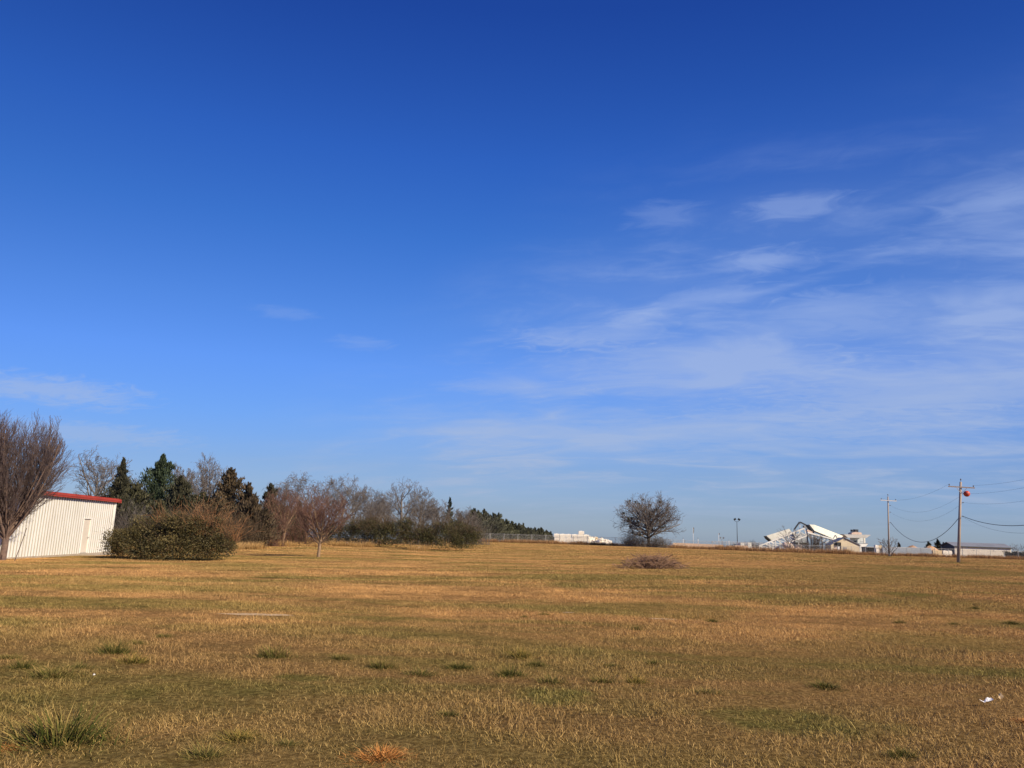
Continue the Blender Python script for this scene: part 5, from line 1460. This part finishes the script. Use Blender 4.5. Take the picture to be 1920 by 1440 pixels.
X, Y, K, SC = X[ok], Y[ok], K[ok], SC[ok]
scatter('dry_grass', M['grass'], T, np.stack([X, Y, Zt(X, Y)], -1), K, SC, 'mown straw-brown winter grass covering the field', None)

# rank weeds along the fence and at the edge of the wood
W_T = [blades(46, rng, .55, (.35, .95), .030, (.22, .2), .35) for _ in range(3)]
xs_, ys_, ks_, ss_ = [], [], [], []
rw = np.random.default_rng(9)
n = 2600; x = rw.uniform(-24, 125, n); y = 171.3 + rw.normal(0, .55, n); keep = rw.random(n) < (.45 + .55 * (np.sin(x * .31) * np.sin(x * .13 + 1) > -.2)); xs_.append(x[keep]); ys_.append(y[keep]); ss_.append(rw.uniform(.5, 1.25, keep.sum()) * np.where((x[keep] > 46) & (x[keep] < 75), 1.45, 1.0))
X_, Y_ = np.concatenate(xs_), np.concatenate(ys_); S_ = np.concatenate(ss_)
scatter('rank_weeds', M['weeds'], W_T, np.stack([X_, Y_, Zt(X_, Y_)], -1), rw.integers(0, 3, len(X_)), S_, 'strip of dead russet weeds along the chain link fence')
W_T2 = [blades(60, rng, .6, (.5, 1.1), .020, (.25, .2), .4) for _ in range(3)]
xs_, ys_ = [], []
for px0, px1, Yc, n in ((425, 480, 70, 90), (480, 600, 84, 60), (600, 700, 92, 50), (770, 800, 84, 18)):
    a, e = on_ground(px0, Yc), on_ground(px1, Yc); xs_.append(rw.uniform(a[0], e[0], n)); ys_.append(Yc + rw.normal(0, 1.2, n))
X_, Y_ = np.concatenate(xs_), np.concatenate(ys_)
scatter('tall_dry_grass', M['weeds_tan'], W_T2, np.stack([X_, Y_, Zt(X_, Y_)], -1), rw.integers(0, 3, len(X_)), rw.uniform(.35, .9, len(X_)), 'tall tan dead grass along the foot of the wood')

# tussocks
def tussock_mesh(i, mt_, n_, hh, ln):
    r_ = np.random.default_rng(50 + i)
    A_ = blades(n_, r_, .42, hh, .014, ln, .35, .8, .75)
    B_ = blades(int(n_ * .8), r_, .85, (hh[0] * .4, hh[1] * .5), .013, (.95, .3), .4, .3, .6)      # low skirt that thins out into the straw
    o_ = len(A_[0])
    return mesh_np('grass_tussock', np.concatenate([A_[0], B_[0]]), np.concatenate([A_[1], B_[1] + o_]), M[mt_], {'tone': np.concatenate([A_[2], np.clip(B_[2] * .7 + .3, 0, 1)]).astype(np.float32), 'tip': np.concatenate([A_[3], B_[3]])})


tus = [tussock_mesh(i, *q) for i, q in enumerate((('tussock', 300, (.25, .75), (.75, .3)), ('tussock', 220, (.2, .65), (.9, .3)), ('tussock_deep', 320, (.3, .75), (.75, .3)), ('tussock_gold', 260, (.3, .8), (.8, .35)), ('tussock_orange', 340, (.25, .65), (.95, .35))))]
TS = 'small green tussocks scattered in the near field'
TSL = 'small green grass tussock among the straw of the near field'
for (px, py, w, k) in ((213, 1226, 56, 2), (250, 1243, 60, 3), (43, 1256, 44, 2), (97, 1270, 72, 0), (150, 1253, 50, 1), (255, 1209, 24, 2), (307, 1195, 24, 2), (513, 1233, 62, 0), (640, 1236, 40, 0), (385, 1428, 76, 1), (447, 1392, 60, 3),
                        (716, 1252, 50, 0), (790, 1266, 62, 1), (860, 1256, 46, 2), (975, 1234, 50, 3), (1005, 1251, 30, 2), (1035, 1282, 52, 1), (1130, 1282, 48, 0), (1147, 1253, 26, 2), (1193, 1183, 22, 2), (983, 1158, 12, 2), (1020, 1154, 20, 2),
                        (840, 1342, 36, 2), (1193, 1281, 40, 3), (1335, 1167, 20, 2), (1688, 1169, 18, 2), (1790, 1172, 22, 2), (1828, 1142, 15, 2), (1897, 1171, 24, 2), (1547, 1290, 44, 2), (1330, 1303, 46, 1), (1693, 1428, 46, 2), (1225, 1247, 26, 2), (20, 1236, 40, 0), (540, 1398, 50, 1)):
    c = hit(px, py); s = w / FPX * c[1] * 1.0
    o = put('grass_tussock', tus[k], None, c); o.scale = (s, s * (.7 + .5 * ((px * 7) % 10) / 10), s * (.5 + .3 * ((px * 3) % 10) / 10)); o.rotation_euler = (0, 0, .25 * math.sin(px))
    tag(o, TSL if k != 3 else 'yellow-green grass tussock among the straw of the near field', 'grass', TS)
for (px, py, w, k, lab) in ((112, 1398, 150, 2, 'largest dark green grass tussock, at the bottom left of the field'), (955, 1269, 46, 2, 'upright dark green tussock in the middle of the near field'),
                            (716, 1424, 80, 4, 'orange dead grass tuft at the bottom edge of the field'), (1922, 1356, 34, 4, 'small orange dead tuft cut by the right edge'), (6, 1412, 46, 4, 'orange dead tuft in the bottom left corner')):
    c = hit(px, py); s = w / FPX * c[1] * 1.0
    o = put('grass_tussock', tus[k], None, c); o.scale = (s, s, s * (.72 if k == 2 else .42)); tag(o, lab, 'grass')

for i, (c, rx, ry) in enumerate(slabs):
    rs = np.random.default_rng(i); n = 26
    ring = [(rx * math.cos(2 * math.pi * j / n) * rs.uniform(.75, 1.1), ry * math.sin(2 * math.pi * j / n) * rs.uniform(.7, 1.1)) for j in range(n)]
    zz = [zt(c[0] + x, c[1] + y) - c[2] for x, y in ring]
    o = MB().add([(x, y, z + .006) for (x, y), z in zip(ring, zz)] + [(0, 0, .012)], [[j, (j + 1) % n, n] for j in range(n)]).build('bare_patch', M['pale_earth']); o.location = tuple(c); o['kind'] = 'structure'

c = hit(1852, 1328)
mb = MB(); nn = 10
top = [(-.13 + .26 * i / nn, .03 * math.sin(i * .3), .035 + .045 * (2 * i / nn - 1) ** 2 - .02 * (i < 5)) for i in range(nn + 1)]
bk = [(x + .01, y + .05 + .05 * max(0, (x / .13)), z + .012 + .05 * max(0, 1 - abs(x - .05) / .07)) for x, y, z in top]
mb.add(top + bk + [(x, y, z + .003) for x, y, z in top + bk], [[i, i + 1, nn + 2 + i, nn + 1 + i] for i in range(nn)] + [[2 * nn + 2 + i, 3 * nn + 3 + i, 3 * nn + 4 + i, 2 * nn + 3 + i] for i in range(nn)])
mb.v = [(x * .55, y * .55, z * .55) for x, y, z in mb.v]; o = mb.build('paper_scrap', M['paper']); o.location = tuple(c + np.array([0, 0, .04])); tag(o, 'curled white scrap of paper lying in the grass at the lower right', 'litter')
c = hit(1878, 1321); o = MB().add([(-.03, 0, .06), (.0, .01, .04), (.035, 0, .07), (.01, .02, .11), (-.01, .03, .08), (0, .015, .075)], [[0, 1, 5], [1, 2, 5], [2, 3, 5], [3, 4, 5], [4, 0, 5]]).build('dead_leaf', M['leaf_tan']); o.location = tuple(c); tag(o, 'small curled tan leaf just right of the white paper scrap', 'leaf')
for px, py, s, lab in ((176, 1268, .013, 'tiny white scrap in the grass at the lower left'), (786, 1030, .22, 'small white stone at the foot of the rightmost hedge shrub'), (651, 1022.5, .30, 'pale stone lying before the left part of the hedge')):
    c = hit(px, py); rs = random.Random(int(px)); mb = MB().ball((0, 0, s * .5), s, 9, 6, .7)
    mb.v = [(x * rs.uniform(.8, 1.2), y * rs.uniform(.8, 1.2), z * rs.uniform(.85, 1.15)) for x, y, z in mb.v]
    o = mb.build('white_stone', M['paper']); o.location = tuple(c); tag(o, lab, 'stone')
